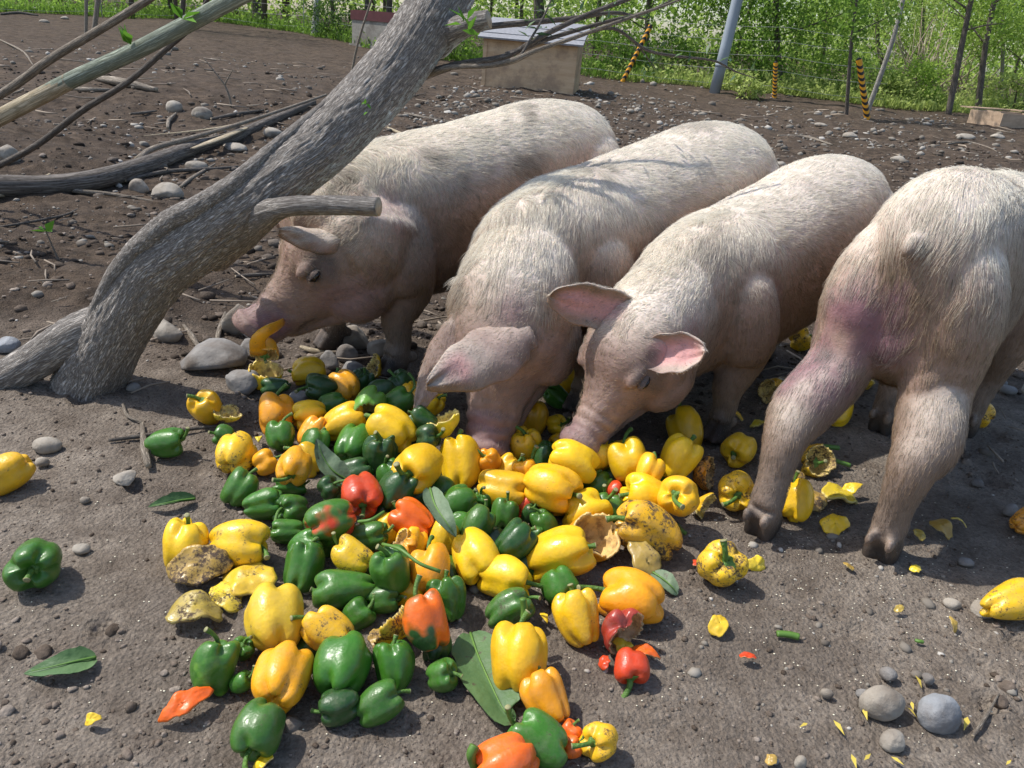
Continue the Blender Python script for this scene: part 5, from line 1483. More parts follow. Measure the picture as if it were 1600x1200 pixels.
A(494, 694, 46, 'G', 'b', 80, -30, .1, 'shiny green pepper above the wilted upright leaf')
A(551, 696, 58, 'G', 'b', 70, -50, .1, 'big four lobed green pepper between two yellow ones in the back')
A(596, 712, 54, 'D', 'm', 88, 15, .1, 'dark green pepper with upright stem in the middle of the back half')
# left flank
A(366, 708, 62, 'Y', 'b', 90, -55, .7, 'round yellow pepper speckled with soil at the left edge of the pile')
A(414, 724, 40, 'O', 's', 30, -20, .2, 'small knobby orange-yellow pepper right of the round dirty one')
A(460, 727, 56, 'O', 'b', 268, 50, .5, 'amber pepper with dark stem hanging down on the left flank')
A(375, 763, 48, 'G', 'm', 60, -10, .1, 'leftmost shiny green pepper of the main pile')
A(454, 758, 34, 'G', 'l', 0, 0, .1, 'long green pepper lying flat under the amber one')
A(411, 790, 52, 'G', 'm', 10, -5, .1, 'blocky green pepper second from the left edge of the pile')
A(456, 794, 50, 'G', 'b', 170, 55, .3, 'dusty green pepper with stem facing out beside the blocky one')
A(514, 763, 36, 'D', 's', 40, 20, .1, 'small ring shaped green pepper under the wilted leaf')
A(556, 738, 44, 'D', 'm', 200, 0, .1, 'dark green pepper under the one with upright stem')
A(562, 774, 64, 'R', 'b', 300, 45, .2, 'bright red pepper with green stem and folded skin', 'D', .25)
A(612, 746, 42, 'G', 'm', 120, 0, .1, 'green pepper between the red one and the upright stem one')
A(620, 770, 56, 'D', 'm', 60, -15, .1, 'dark green pepper right of the bright red one')
A(518, 814, 72, 'R', 'b', 200, 25, .3, 'green pepper ripening with red patches left of centre', 'G', .6)
A(646, 811, 60, 'X', 'm', 150, -10, .0, 'plain orange-red pepper near the middle of the pile')
A(655, 730, 76, 'Y', 'b', 215, 55, .0, 'clean yellow pepper with bent pale stem facing the viewer')
A(718, 724, 66, 'Y', 'm', 95, -15, .0, 'clean yellow pepper right under the white pig muzzle')
A(762, 722, 40, 'O', 'b', 120, 40, .3, 'small yellow pepper squeezed right of the white pig muzzle')
A(450, 830, 36, 'G', 'l', 178, 15, .1, 'slim green pepper with stem pointing left on the left flank')
A(478, 852, 44, 'G', 'm', 30, 0, .1, 'green pepper behind the upright one on the left flank')
A(473, 885, 62, 'G', 'm', 80, -15, .1, 'upright glossy green pepper at the left front of the pile')
A(574, 838, 44, 'G', 'l', 10, 0, .1, 'green pepper lying behind the speckled yellow one')
A(540, 920, 66, 'G', 'l', 184, 10, .2, 'large long green pepper with pale stem pointing left')
A(552, 870, 52, 'Y', 'm', 150, -10, .7, 'yellow pepper speckled with soil behind the deep lobed green one')
A(612, 890, 68, 'G', 'b', 100, 25, .1, 'deep lobed crumpled green pepper in the front half')
A(598, 935, 44, 'G', 'm', 10, 0, .1, 'green pepper low under the deep lobed crumpled one')
A(628, 850, 50, 'O', 'h4', 60, 60, .6, 'torn amber pepper with brown inside near the orange-red one')
A(672, 890, 64, 'O', 'm', 95, -25, .3, 'amber pepper between the crumpled green and the yellow with dark stem')
A(690, 842, 46, 'Y', 'm', 70, -10, .2, 'yellow pepper under the long folded leaf')
A(742, 868, 70, 'Y', 'm', 300, 45, .2, 'yellow pepper with dark round stem end facing forward')
A(701, 936, 62, 'G', 'm', 100, -10, .0, 'glossy dark green pepper standing at the front centre')
A(664, 972, 72, 'X', 'm', 110, -10, .1, 'large red and green pepper at the front of the pile', 'D', .42)
A(680, 1005, 44, 'D', 'm', 270, 10, .2, 'dark green pepper tucked under the large red and green one')
A(608, 972, 70, 'P', 'h2', 150, 40, .9, 'rotten split cream pepper left of the red and green one')
# right half, green cluster
A(712, 788, 56, 'G', 'm', 30, -10, .1, 'green pepper right of the long folded leaf')
A(752, 782, 34, 'G', 's', 90, 20, .1, 'small knobbly green pepper below the bitten yellow one')
A(788, 803, 46, 'G', 'b', 80, -10, .1, 'rounded green pepper second in the green cluster')
A(745, 822, 48, 'G', 'm', 60, -20, .1, 'glossy green pepper above the yellow with dark stem end')
A(803, 846, 58, 'D', 'm', 40, -20, .0, 'big smooth dark green pepper in the green cluster')
A(852, 820, 40, 'G', 'm', 110, 0, .1, 'green pepper at the right of the green cluster')
A(828, 802, 30, 'D', 's', 60, 20, .1, 'little dark green pepper between the green cluster and yellow pile')
A(838, 838, 30, 'G', 's', 20, 10, .1, 'little green pepper touching the big smooth dark one')
A(785, 765, 60, 'Y', 'l', 350, 10, .2, 'yellow pepper with a brown-rimmed bite and stem to the right')
A(826, 790, 36, 'R', 'm', 30, 0, .1, 'red pepper peeping out under the yellow ones')
A(860, 762, 72, 'Y', 'm', 345, 25, .2, 'yellow pepper with bent green stem to the right in the yellow pile')
A(892, 734, 62, 'Y', 'm', 330, -10, .1, 'yellow pepper on top behind the one with bent stem', None, 0, .02)
A(822, 735, 36, 'O', 's', 100, 0, .0, 'small smooth orange pepper at the left of the yellow pile')
A(915, 797, 62, 'Y', 'm', 20, -15, .1, 'yellow pepper left of the soil-spotted large one')
A(935, 757, 40, 'G', 'm', 200, 0, .1, 'green pepper deep between yellow ones on the right half')
A(962, 770, 34, 'R', 's', 30, 0, .1, 'red pepper bit deep between yellow ones on the right half')
A(1012, 778, 68, 'Y', 'm', 165, 15, .1, 'yellow pepper with long stem pointing left on the right half')
A(1062, 776, 68, 'Y', 'b', 160, 60, .4, 'yellow pepper with leafy green stem turned to the viewer at right')
A(1010, 830, 84, 'Y', 'm', 148, 10, .95, 'large yellow pepper covered in soil spots with long curved stem')
A(926, 838, 72, 'O', 'h0', 40, 45, .2, 'broken orange pepper with thin torn wall')
A(872, 868, 76, 'Y', 'l', 20, 10, .1, 'long yellow pepper with stem pointing up right')
A(790, 903, 70, 'Y', 'm', 355, 25, .1, 'yellow pepper with hooked green stem at the front right')
A(875, 912, 58, 'G', 's', 300, 20, .3, 'curled crumpled green pepper right of the hooked stem one')
A(795, 952, 54, 'G', 'l', 30, 0, .6, 'dusty green pepper lying behind the tall yellow front one')
A(905, 966, 74, 'Y', 'm', 105, -20, .4, 'yellow pepper with dirty bottom right of the tall front one')
A(986, 933, 84, 'O', 'm', 172, -20, .0, 'big smooth golden pepper at the right front edge')
A(811, 1028, 88, 'Y', 'm', 88, -20, .0, 'tall clean yellow pepper standing at the front')
# beneath the muzzles
A(822, 698, 52, 'Y', 'b', 90, 20, .5, 'cracked yellow pepper between two pig muzzles')
A(832, 655, 50, 'Y', 'm', 85, 0, .2, 'yellow pepper standing behind the cracked one between muzzles')
A(868, 664, 32, 'Y', 's', 10, 40, .2, 'small yellow pepper with stem beside the third pig snout')
A(872, 690, 30, 'Y', 's', 200, 30, .2, 'tiny yellow pepper just under the third pig nostril')
A(852, 716, 42, 'D', 'm', 70, 0, .1, 'dark green pepper in shade left of the third pig snout')
A(920, 716, 68, 'Y', 'm', 30, -10, .3, 'crushed yellow pepper under the third pig snout')
A(980, 720, 60, 'Y', 'm', 100, -15, .2, 'shaded yellow pepper standing under the third pig chin')
A(1016, 736, 46, 'Y', 'b', 60, -20, .2, 'yellow pepper right of the one under the chin')
A(1072, 672, 54, 'Y', 'm', 100, -20, .2, 'yellow pepper in shade under the third pig jaw')
A(1062, 718, 62, 'Y', 'm', 60, 0, .3, 'square yellow pepper with green stem by the third pig front leg')
A(1106, 742, 50, 'O', 'h4', 90, 45, 1.0, 'soil crusted amber torn pepper by the third pig hoof')
A(1155, 702, 54, 'Y', 'b', 210, 45, .4, 'yellow pepper with thick dark stem right of the third pig hoof')
A(1150, 766, 62, 'Y', 'b', 230, 70, .8, 'dirty yellow pepper with star shaped stem facing up at right')
A(1106, 790, 38, 'Y', 'h2', 30, 40, .5, 'yellow pepper fragment at the right edge of the pile')
A(1205, 612, 42, 'Y', 'h4', 60, 40, .8, 'dirty torn yellow pepper behind the third pig')
A(1306, 640, 46, 'Y', 'm', 60, -20, .2, 'yellow pepper in shade behind the last pig left hind leg')
A(1242, 783, 52, 'Y', 'm', 80, -20, .1, 'yellow pepper just behind the last pig left hind hoof')
A(1530, 647, 44, 'Y', 's', 150, -20, .8, 'dirty squashed yellow pepper right of the last pig')
A(1352, 588, 40, 'Y', 'h3', 60, 30, .8, 'dirty yellow pepper with stem beneath the last pig belly')
A(1282, 722, 48, 'Y', 'h1', 20, 50, .9, 'crushed yellow pepper with stem between the last pig hind legs')
A(1250, 530, 38, 'Y', 's', 20, 20, .8, 'dirty yellow pepper seen between the third and last pigs')
A(884, 592, 40, 'Y', 'm', 70, 0, .3, 'yellow pepper behind the second pig, left of its front leg')
A(868, 578, 26, 'Y', 's', 40, 20, .4, 'little yellow pepper farther back beside the second pig front leg')
A(870, 620, 34, 'G', 'm', 140, 0, .2, 'green pepper in shade at the second pig front leg')
# scattered singles
A(12, 738, 58, 'Y', 'm', 215, 30, .3, 'yellow pepper cut by the left frame edge')
A(57, 879, 80, 'G', 'b', 340, 65, .2, 'lone green pepper with stem facing up at the far left')
A(260, 692, 46, 'G', 'm', 8, 0, .2, 'lone small green pepper left of the pile beside a stick')
A(290, 853, 66, 'Y', 'm', 82, 5, .3, 'yellow pepper with upright stem at the lower left of the pile')
A(372, 851, 72, 'Y', 'm', 0, 5, .6, 'yellow pepper with brown scar and stem to the right')
A(430, 966, 96, 'P', 'b', 110, -40, .3, 'very large pale yellow pepper in the lower left')
A(515, 987, 66, 'Y', 'm', 150, -10, .7, 'soil-specked yellow pepper right of the very large pale one')
A(440, 1058, 96, 'O', 'b', 90, -65, .4, 'large orange-yellow pepper with lobed bottom towards the viewer')
A(535, 1041, 92, 'G', 'b', 80, -55, .0, 'large bulging green pepper with four lobes at the front')
A(616, 1042, 66, 'G', 'm', 95, -15, .0, 'green pepper right of the large bulging one')
A(335, 1041, 68, 'L', 'm', 80, -5, .2, 'olive green pepper with reddish shoulder at the lower left', 'G', .65)
A(378, 1013, 38, 'G', 's', 60, 30, .1, 'small curled green pepper behind the olive green one')
A(377, 1066, 36, 'G', 's', 30, 10, .1, 'small green pepper between the olive and the orange-yellow one')
A(690, 1054, 50, 'G', 's', 20, 20, .3, 'small folded green pepper at the tip of the big leaf')
A(405, 1138, 80, 'G', 'b', 255, 45, .3, 'green pepper with stem pointing down, lowest at the left')
A(531, 1104, 58, 'D', 'b', 190, 15, .3, 'dark green pepper lying left of the small blocky one at bottom')
A(592, 1101, 58, 'G', 'm', 30, -10, .3, 'small blocky green pepper under the large bulging one')
A(856, 1092, 72, 'O', 'm', 120, -30, .3, 'golden pepper lying below the tall clean yellow one')
A(842, 1156, 78, 'G', 'm', 150, -5, .5, 'green pepper with soil smears at the bottom edge')
A(790, 1190, 82, 'X', 'm', 200, 15, .4, 'orange-red pepper cut by the bottom frame edge')
A(936, 1156, 58, 'Y', 's', 165, 50, .6, 'small yellow pepper with dirty stem at the bottom right of the pile')
A(890, 1143, 34, 'X', 's', 60, 0, .4, 'small orange pepper bit above the bottom green one')
A(892, 1166, 34, 'X', 's', 20, 0, .3, 'small orange pepper bit below its twin at the bottom')
A(1127, 884, 70, 'Y', 's', 80, 55, .9, 'soiled yellow pepper with stem up, alone right of the pile')
A(1580, 942, 66, 'Y', 'l', 10, -10, .7, 'dirty yellow pepper cut by the right frame edge')
A(1606, 815, 44, 'O', 'm', 20, 0, .8, 'dark amber pepper at the right frame edge in shade')
A(974, 990, 74, 'K', 'h4', 80, 50, .5, 'crushed dark red pepper in front of the golden one')
A(985, 1040, 56, 'R', 's', 262, 40, .1, 'broken red pepper with thick green stem in front of the crushed one')
# low filling of the heap
LOW = [(530, 780, 'under the dusty left green pepper'), (590, 800, 'right below the bright red pepper'), (540, 840, 'under the red-patched green pepper'), (604, 828, 'left of the plain orange-red pepper'), (655, 775, 'under the clean yellow with bent stem'), (690, 765, 'under the pepper at the white pig muzzle'), (640, 852, 'under the plain orange-red pepper'), (722, 832, 'left of the glossy cluster, below the folded leaf'), (770, 852, 'left of the big smooth dark green pepper'), (700, 895, 'below the yellow with dark stem end'), (640, 925, 'right below the deep lobed crumpled pepper'), (570, 892, 'between the long green and the crumpled pepper'), (500, 850, 'right of the upright glossy green pepper'), (880, 785, 'under the yellow with bent stem on the right'), (840, 748, 'between small orange and bent stem yellow'), (960, 748, 'beneath the chin of the third pig'), (950, 802, 'between the soil-spotted pepper and its left neighbour'), (900, 715, 'just under the third pig nose'), (630, 702, 'behind the clean yellow with bent stem'), (570, 662, 'behind the big four lobed green pepper'), (645, 645, 'below the drooping ear of the white pig'), (600, 648, 'behind the large yellow near the pig cheek'), (822, 882, 'between hooked stem and long yellow pepper'), (560, 962, 'below the large long green pepper'), (478, 722, 'behind the amber pepper with hanging stem'), (486, 1004, 'between very large pale and bulging green pepper'), (1040, 745, 'left of the square yellow pepper with green stem'), (792, 738, 'behind the yellow pepper with brown-rimmed bite')]
for i, (x, y, where) in enumerate(LOW):
    c_ = 'GDGYDGY'[i % 7]
    A(x, y, 50, c_, 'bms'[i % 3], RNG.uniform(0, 360), RNG.uniform(-40, 20), .3, ('green' if c_ in 'GD' else 'yellow') + ' pepper low in the heap ' + where, None, .5, -9)

# lay them on the ground, then let overlapping ones climb towards the viewer along their line of sight
nP = len(PEP)
X0 = np.array([[q[0], q[1]] for q in PEP], float); Wp = np.array([q[2] for q in PEP], float) * 1.04; low = np.array([q[11] < -1 for q in PEP])
rays = np.array([ray(x, y) for x, y in X0]); rl = np.linalg.norm(rays, axis=1); dirs = rays / rl[:, None]
t = np.zeros(nP); rad = np.zeros(nP)
def rad_of(t):
    return Wp / 2 * (t / rl) / FPX
for i in range(nP):
    z = .04
    for _ in range(8):
        p_ = on(*X0[i], z); t[i] = np.linalg.norm(p_ - CP); r_ = Wp[i] / 2 * (t[i] / rl[i]) / FPX
        z = gz(p_[0], p_[1]) + r_ * .88 - (.012 if low[i] else 0)
tmax = t.copy()
TOP = [(655, 730), (718, 724), (860, 762), (1010, 830), (742, 868), (562, 774), (518, 814), (612, 890), (540, 920), (646, 811), (872, 868), (473, 885), (790, 903), (701, 936), (664, 972), (430, 966), (440, 1058), (1062, 776), (596, 712), (612, 672), (892, 734), (1155, 702), (460, 727)]
prio = np.where(low, -1, 0) + np.array([1 if tuple(q) in TOP else 0 for q in X0.astype(int).tolist() and [tuple(map(int, v)) for v in X0]])
for it in range(120):
    P_ = CP + dirs * t[:, None]; rad = rad_of(t)
    D = np.linalg.norm(P_[:, None] - P_[None], axis=-1) + 9 * np.eye(nP)
    need = .80 * (rad[:, None] + rad[None])
    I, J = np.where((D < need) & (X0[:, 1][:, None] >= X0[:, 1][None]))
    if len(I) == 0: break
    for i, j in zip(I, J):
        if i == j: continue
        g_ = (need[i, j] - D[i, j]) * .35
        if prio[j] > prio[i]: i, j = j, i
        if not low[i]: t[i] -= min(g_, .006)
        t[j] = min(tmax[j], t[j] + g_ * .3)
    t = np.maximum(t, tmax - .16)
labels_seen = {}
def axis_matrix(a, roll):
    z = nrm(a); x = nrm(np.cross([.3, .5, .8], z)); y = np.cross(z, x)
    c, s_ = math.cos(roll), math.sin(roll)
    return np.stack([x * c + y * s_, -x * s_ + y * c, z], 1)
def place(me, name, R, loc, s_, label, col, dirt, blush=None, k=.5, group='bell peppers tipped out for the pigs', cat='pepper'):
    o = bpy.data.objects.new(name, me); COL.objects.link(o)
    M = np.eye(4); M[:3, :3] = R * s_; M[:3, 3] = loc
    o.matrix_world = Matrix(M.tolist())
    jit = np.array(C[col]) * RNG.uniform(.85, 1.12) * np.array([1, RNG.uniform(.9, 1.1), 1])
    o.color = (*jit.clip(0, 1), 1)
    o['dirt'] = float(dirt); o['blush'] = float(k) if blush else 0.0
    o['blush_colour'] = [float(v) for v in (C[blush] if blush else C[col])]
    return tag(o, label, cat, group)
pep_objs = []
for i, (x, y, w, col, shape, th, tl, dirt, label, blush, k, lift) in enumerate(PEP):
    p_ = CP + dirs[i] * t[i]; r_ = rad[i]
    a, b = math.radians(th), math.radians(tl)
    ax = CM @ np.array([math.cos(a) * math.cos(b), math.sin(a) * math.cos(b), math.sin(b)])
    if shape[0] == 'h': me = SHELL[int(shape[1])]
    else: me = WHOLE[shape][i % len(WHOLE[shape])]
    R = axis_matrix(ax, RNG.uniform(0, 6.28))
    o = place(me, 'torn_pepper' if shape[0] == 'h' else 'bell_pepper', R, p_ + [0, 0, max(lift, 0)], r_ * .97, label, col, dirt, blush, k)
    pep_objs.append(o)
    if shape[0] != 'h' and tl > -35 or label.startswith('broken red') or label.startswith('crushed yellow pepper with'):
        ratio = {'b': 1.0, 'm': 1.15, 'l': 1.42, 's': .86}.get(shape, .9)
        so = bpy.data.objects.new('stem', STEM[i % 4]); COL.objects.link(so); so.parent = o
        so.location = (0, 0, ratio * (.66 if shape[0] != 'h' else -.35)); so.rotation_euler = (RNG.normal(0, .15), RNG.normal(0, .15), RNG.uniform(0, 6.28))
        if shape == 's': so.scale = (1.25,) * 3
        if label.startswith('broken red'): so.scale = (1.6,) * 3
# chewed pieces lying on the soil
SC = [(1008, 1026, 44, 'X', 1, 'orange-red torn wall piece right of the broken red pepper', .1), (975, 1012, 36, 'P', 4, 'whitish pepper core piece behind the broken red pepper', .2), (946, 1036, 24, 'R', 2, 'small red scrap left of the broken red pepper', .1), (1240, 745, 40, 'N', 3, 'muddy chewed piece behind the last pig left hind leg', .9), (1330, 770, 40, 'P', 1, 'seedy yellow shred beside the last pig right hock', .4), (1270, 705, 40, 'Y', 2, 'chewed yellow piece above the crushed one between hind legs', .5), (1225, 600, 30, 'N', 0, 'chewed yellow piece in the shade behind the third pig leg', .7), (1188, 668, 36, 'P', 3, 'pale chewed piece right of the third pig front leg', .5), (1140, 650, 34, 'Y', 1, 'yellow chewed piece behind the third pig front leg', .5), (1085, 800, 30, 'N', 2, 'muddy crumb of pepper at the right end of the pile', .8), (455, 940, 40, 'P', 2, 'chewed cream shred behind the very large pale pepper', .5), (590, 1000, 40, 'N', 4, 'soft brown pepper shred under the rotten cream one', .8),
      (314, 897, 88, 'N', 0, 'brown-yellow chewed pepper wall behind the lower left yellow peppers', 1.0), (392, 912, 82, 'P', 2, 'chewed cream pepper piece with seeds left of the upright green one', .5), (306, 962, 90, 'N', 3, 'flattened yellow pepper piece with soil on it at the lower left', .8), (352, 935, 60, 'P', 4, 'seedy torn pepper piece between the two chewed ones', .9),
      (290, 1104, 74, 'X', 1, 'orange chewed scrap on bare soil at the lower left', .2), (413, 1192, 36, 'Y', 2, 'pointed yellow scrap at the bottom edge', .1), (1120, 978, 46, 'P', 3, 'ragged yellow scrap alone on the soil right of the golden pepper', .3), (1001, 880, 88, 'N', 1, 'flat pale yellow wall piece under the soil-spotted pepper', .5), (1180, 880, 34, 'P', 4, 'upright yellow slice right of the soiled stem-up pepper', .2),
      (1090, 882, 20, 'R', 2, 'tiny red scrap left of the soiled stem-up pepper', .0), (1168, 1027, 24, 'R', 0, 'small red scrap on the bare soil at right', .2), (1472, 828, 42, 'N', 3, 'yellow-green scrap in the shade right of the last pig hoof', .3), (1436, 836, 22, 'N', 0, 'small yellow-green scrap beside the larger one in the shade', .3), (1496, 818, 22, 'P', 1, 'thin pale scrap above the yellow-green scrap in the shade', .1),
      (1308, 778, 66, 'P', 0, 'seedy chewed yellow mass beside the last pig right hind leg', .5), (1303, 820, 44, 'Y', 4, 'chewed yellow lump in front of the seedy mass', .6), (1268, 785, 44, 'N', 2, 'soil covered chewed piece left of the seedy mass', 1.0), (1430, 890, 18, 'P', 2, 'little yellow crumb in front of the last pig', .3), (1478, 672, 22, 'Y', 3, 'yellow crumb beside the last pig far forefoot', .3), (850, 968, 22, 'Y', 1, 'small yellow crumb right of the dusty green pepper', .2),
      (1205, 1188, 20, 'N', 2, 'pale yellow crumb at the bottom edge', .2), (148, 1122, 30, 'P', 3, 'small yellow-green scrap at the bottom left', .1), (1486, 975, 22, 'N', 1, 'olive crumb near the right edge stones', .1), (1404, 951, 16, 'N', 0, 'tiny yellow crumb on the sunny soil at right', .1), (1325, 886, 18, 'N', 2, 'tiny chewed crumb in front of the last pig hooves', .3), (405, 690, 22, 'P', 1, 'pale scrap behind the round dirty yellow pepper', .3)]
for i, (x, y, w, col, v, label, dirt) in enumerate(SC):
    p_ = gon(x, y, .008); s_ = w / 2 * depth(p_) / FPX
    R = axis_matrix(np.array([RNG.normal(0, .3), RNG.normal(-.25, .3), 1]), RNG.uniform(0, 6.28))
    if label.startswith('upright'): R = axis_matrix(np.array([.3, -.8, .5]), .5)
    if label.startswith('brown-yellow'): R = axis_matrix(np.array([.1, -.7, .8]), .5); p_ = p_ + [0, 0, .02]
    place(SCRAP[v], 'pepper_scrap', R, p_ - [0, 0, s_ * .06], s_, label, col, dirt, group='chewed pepper pieces', cat='pepper scrap')
# the torn pepper in the first pig's mouth
c0 = at(415, 550, 1.74)
o = place(SHELL[0], 'torn_pepper', axis_matrix(CM @ np.array([.1, -.75, .6]), 1.0), c0, .032, 'torn amber pepper hanging from the mouth of the pig under the trunk', 'O', .5)
so = obj('stem', STEM[2], o); so.location = (.0, .0, .45)
V = np.array([at(x, y, Y) for x, y, Y in [(404, 552, 1.72), (403, 532, 1.70), (416, 518, 1.71), (432, 510, 1.75), (442, 503, 1.80)]]); V2 = catmull(V, 14)
vv, ff = tube(V2, np.linspace(.021, .010, 14), 12, True, (0, 0, 1), np.linspace(.008, .005, 14))
iM = np.array(o.matrix_world.inverted()); vv = vv @ iM[:3, :3].T + iM[:3, 3]
s2 = obj('torn_strip', make_mesh('torn_strip', vv, [tuple(f) if f[2] != f[3] else tuple(f[:3]) for f in ff.tolist()], [M_PEP]), o)
s2.color = o.color; s2['dirt'] = .4; s2['blush'] = 0.0; s2['blush_colour'] = [0., 0., 0.]
# leaves, loose stalks, seeds
def big_leaf(label, px, wid, mat, lift, seed, name='pepper_leaf', curl=.3):
    """a leaf blade along photo points px lying on what is below"""
    rng = np.random.default_rng(seed)
    P = np.array([gon(x, y, h) for (x, y), h in zip(px, lift)]); P = catmull(P, 24)
    T, S, U = frames(P, (0, -.3, 1)); n = 24; m = 11
    s_ = np.linspace(0, 1, n); w = wid * (np.sin(np.pi * np.clip(s_ * .97 + .03, 0, 1) ** .75) ** .8) + .001
    tt = np.linspace(-1, 1, m)
    w2 = w[:, None] * tt * (1 + .14 * fbm(np.stack([np.repeat(s_[:, None] * 9, m, 1), np.repeat(tt[None] * 1.0, n, 0), np.zeros((n, m)) + seed], -1), 2, seed))
    z = curl * w[:, None] * np.abs(tt) ** 1.5 + .10 * wid * fbm(np.stack([np.repeat(s_[:, None] * 7, m, 1), np.repeat(tt[None] * 2.5, n, 0), np.zeros((n, m)) + seed], -1), 3, seed) - .05 * wid * np.exp(-(tt / .08) ** 2)
    V = P[:, None] + S[:, None] * w2[..., None] + U[:, None] * z[..., None]
    org = P[0]
    i = np.arange(n - 1)[:, None] * m; j = np.arange(m - 1)[None]
    F = np.stack([i + j, i + m + j, i + m + j + 1, i + j + 1], -1).reshape(-1, 4)
    Vt = V.reshape(-1, 3) - org; Vb = Vt - np.array([0, 0, .0012]); k = n * m
    me = make_mesh(name, np.vstack([Vt, Vb]), np.vstack([F, F[:, ::-1] + k]), [mat])
    o = obj(name, me, None, org)
    mb = MB(); mb.tube(P[:-2] - org + U[:-2] * .002, np.linspace(.0022, .0006, n - 2), 6); obj('midrib', mb.mesh('midrib', [M_STEM]), o)
    return tag(o, label, 'leaf', 'pepper leaves')
big_leaf('wilted grey-green leaf standing up among the left green peppers', [(545, 752), (522, 738), (505, 716), (494, 686)], .030, M_PLEAF2, [.05, .07, .09, .12], 1)
big_leaf('long folded grey-green leaf hanging over the orange-red pepper', [(672, 764), (680, 790), (696, 815), (712, 838)], .019, M_PLEAF2, [.12, .115, .11, .09], 2, curl=.7)
big_leaf('big green leaf lying under the tall clean yellow pepper', [(735, 990), (745, 1020), (762, 1060), (788, 1112), (806, 1120)], .040, M_PLEAF, [.006, .008, .012, .010, .004], 3)
big_leaf('flat green leaf on bare soil at the lower left', [(150, 1028), (120, 1034), (85, 1042), (38, 1052)], .021, M_PLEAF, [.006, .012, .014, .005], 4)
big_leaf('shrivelled dark green leaf on soil left of the pile', [(305, 780), (280, 783), (255, 788), (232, 792)], .013, M_PLEAF, [.004, .010, .010, .004], 5, curl=.9)
big_leaf('leaf with pale torn tip behind the big golden pepper', [(1020, 895), (1035, 905), (1050, 918), (1058, 930)], .017, M_PLEAF2, [.02, .02, .015, .004], 6)
for lb, px, hs, r_ in [('thin curved green stalk above the crumpled green pepper', [(598, 850), (625, 858), (655, 880), (688, 893)], [.10, .115, .11, .10], .0028), ('green stalk lying right of the red-patched pepper', [(560, 815), (580, 812), (600, 800)], [.09, .10, .10], .003), ('short cut green stalk lying alone on the soil at right', [(1214, 990), (1230, 991), (1248, 995)], [.005, .006, .005], .0055), ('pale stalk standing in front of the dusty green pepper', [(818, 965), (819, 950), (817, 935)], [.07, .085, .10], .005), ('green hooked stalk at the bottom edge beside the orange-red pepper', [(742, 1200), (736, 1180), (742, 1165)], [.02, .05, .06], .006), ('green stalk near the crushed pepper between hind legs', [(1290, 715), (1305, 720), (1328, 727)], [.02, .02, .012], .005), ('leafy green stalk piece above the crushed pepper between hind legs', [(1282, 698), (1295, 698), (1310, 700)], [.02, .022, .018], .006), ('little green curl lying right of the soil-spotted pepper', [(1058, 820), (1064, 828), (1072, 834)], [.006, .008, .006], .004), ('green bit on the pebbly soil at right', [(1430, 1000), (1436, 1002), (1442, 1003)], [.004, .005, .004], .003)]:
    pts = np.array([gon(x, y, h) for (x, y), h in zip(px, hs)]); q = catmull(pts, 14)
    mb = MB(); mb.tube(q - q[0], np.linspace(r_, r_ * 1.1, 14), 8); o = obj('pepper_stalk', mb.mesh('pepper_stalk', [M_STEM]), None, q[0]); tag(o, lb, 'stalk', 'loose pepper stalks')
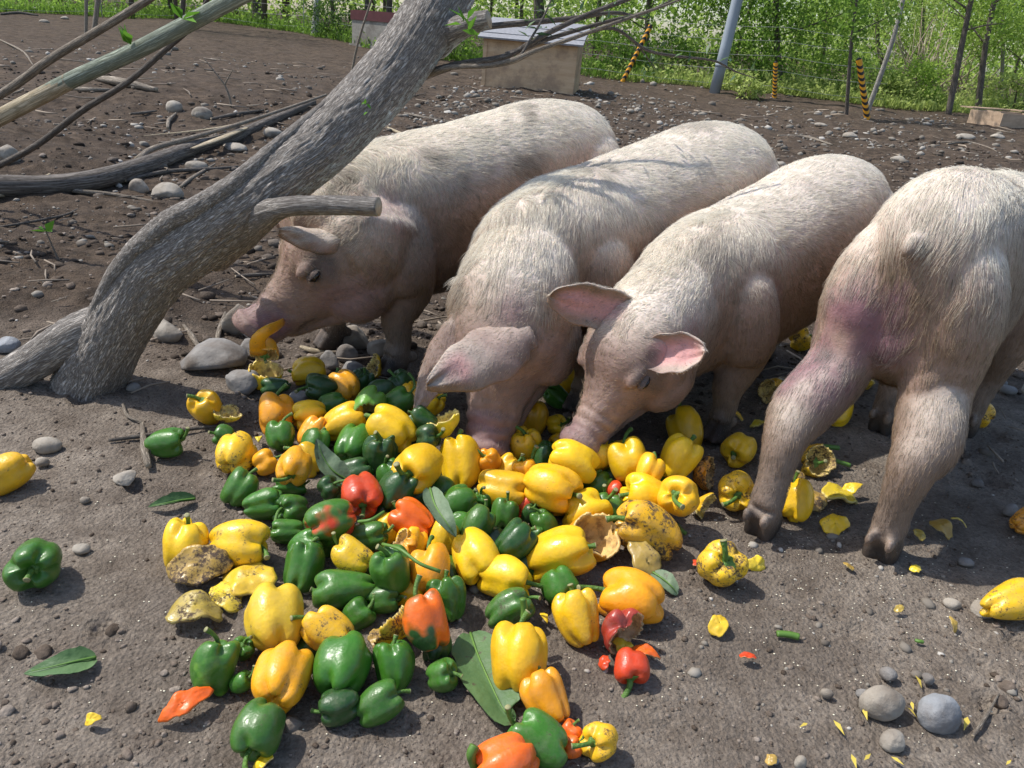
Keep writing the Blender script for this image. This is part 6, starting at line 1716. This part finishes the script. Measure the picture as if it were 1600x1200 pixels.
# fallen willow leaves on the right
M_YLEAF = mat_leaf('fallen_leaf', (.50, .36, .05), (.75, .60, .12), .15)
for i, (x, y, dx, dy, lb) in enumerate([(1430, 1055, 8, 12, 'yellow fallen leaf above the blue-grey stone'), (1349, 1105, 4, 12, 'yellow fallen leaf touching the oval stone on its left'), (1302, 1125, 12, 14, 'tan fallen leaf left of the oval stone'), (1512, 1120, -3, 12, 'yellow fallen leaf right of the blue-grey stone'), (1496, 1104, 5, 8, 'small yellow fallen leaf at the corner of the blue-grey stone'), (1330, 1178, 6, 14, 'pale fallen leaf at the bottom edge below the oval stone'), (1350, 1188, 8, -8, 'amber fallen leaf at the bottom edge left of the flat stone'), (1392, 1182, 14, 8, 'amber fallen leaf below the flat pale stone'), (1416, 1104, 12, 10, 'straw coloured fallen leaf between the two big stones'), (1424, 1096, 2, 8, 'light green fallen leaf between the two big stones'), (1262, 1130, -8, 3, 'tiny tan fallen leaf on the soil left of the others'), (1572, 1195, 6, -6, 'yellow fallen leaf in the bottom right corner')]):
    p_ = gon(x, y, .006); d_ = gon(x + dx, y + dy, .008) - p_; L_ = np.linalg.norm(d_) * 1.5
    o = obj('fallen_leaf', leaves_mesh('fallen_leaf', M_YLEAF, np.zeros((1, 3)), d_[None], L_, L_ * .28, .2), None, p_); tag(o, lb, 'leaf', 'small fallen leaves')
# pale feather-like tuft at the right
p_ = gon(1572, 545, .02)
rngf = np.random.default_rng(3)
o = obj('feather', leaves_mesh('feather', mat_plain('white_feather', (.75, .77, .78), .8, .08), rngf.normal(0, .012, (14, 3)), rngf.normal(0, .4, (14, 3)) + [1, .1, .1], .06, .022, .2, rngf), None, p_); tag(o, 'white feather tuft on the soil behind the last pig', 'feather')
# seeds strewn about
rngs = np.random.default_rng(77)
n = 900
cx = np.vstack([rngs.normal([.10, 1.15], [.42, .28], (n // 2, 2)), rngs.normal([.75, 1.15], [.25, .22], (n // 3, 2)), rngs.normal([-.55, 1.0], [.25, .2], (n - n // 2 - n // 3, 2))])
cx = cx[cx[:, 1] > .6]; n = len(cx)
B, Fb = ico(1)
sz = rngs.uniform(.0010, .0021, n)
V = (B[None] * np.array([1, .8, .35]) * sz[:, None, None]) + np.c_[cx, ground_h(cx[:, 0], cx[:, 1]) + ground_fine(cx[:, 0], cx[:, 1]) + .001][:, None]
o = obj('pepper_seeds', make_mesh('pepper_seeds', V.reshape(-1, 3), (Fb[None] + (np.arange(n) * len(B))[:, None, None]).reshape(-1, 3), [M_SEED])); tag(o, 'pale pepper seeds strewn on the soil', kind='stuff')
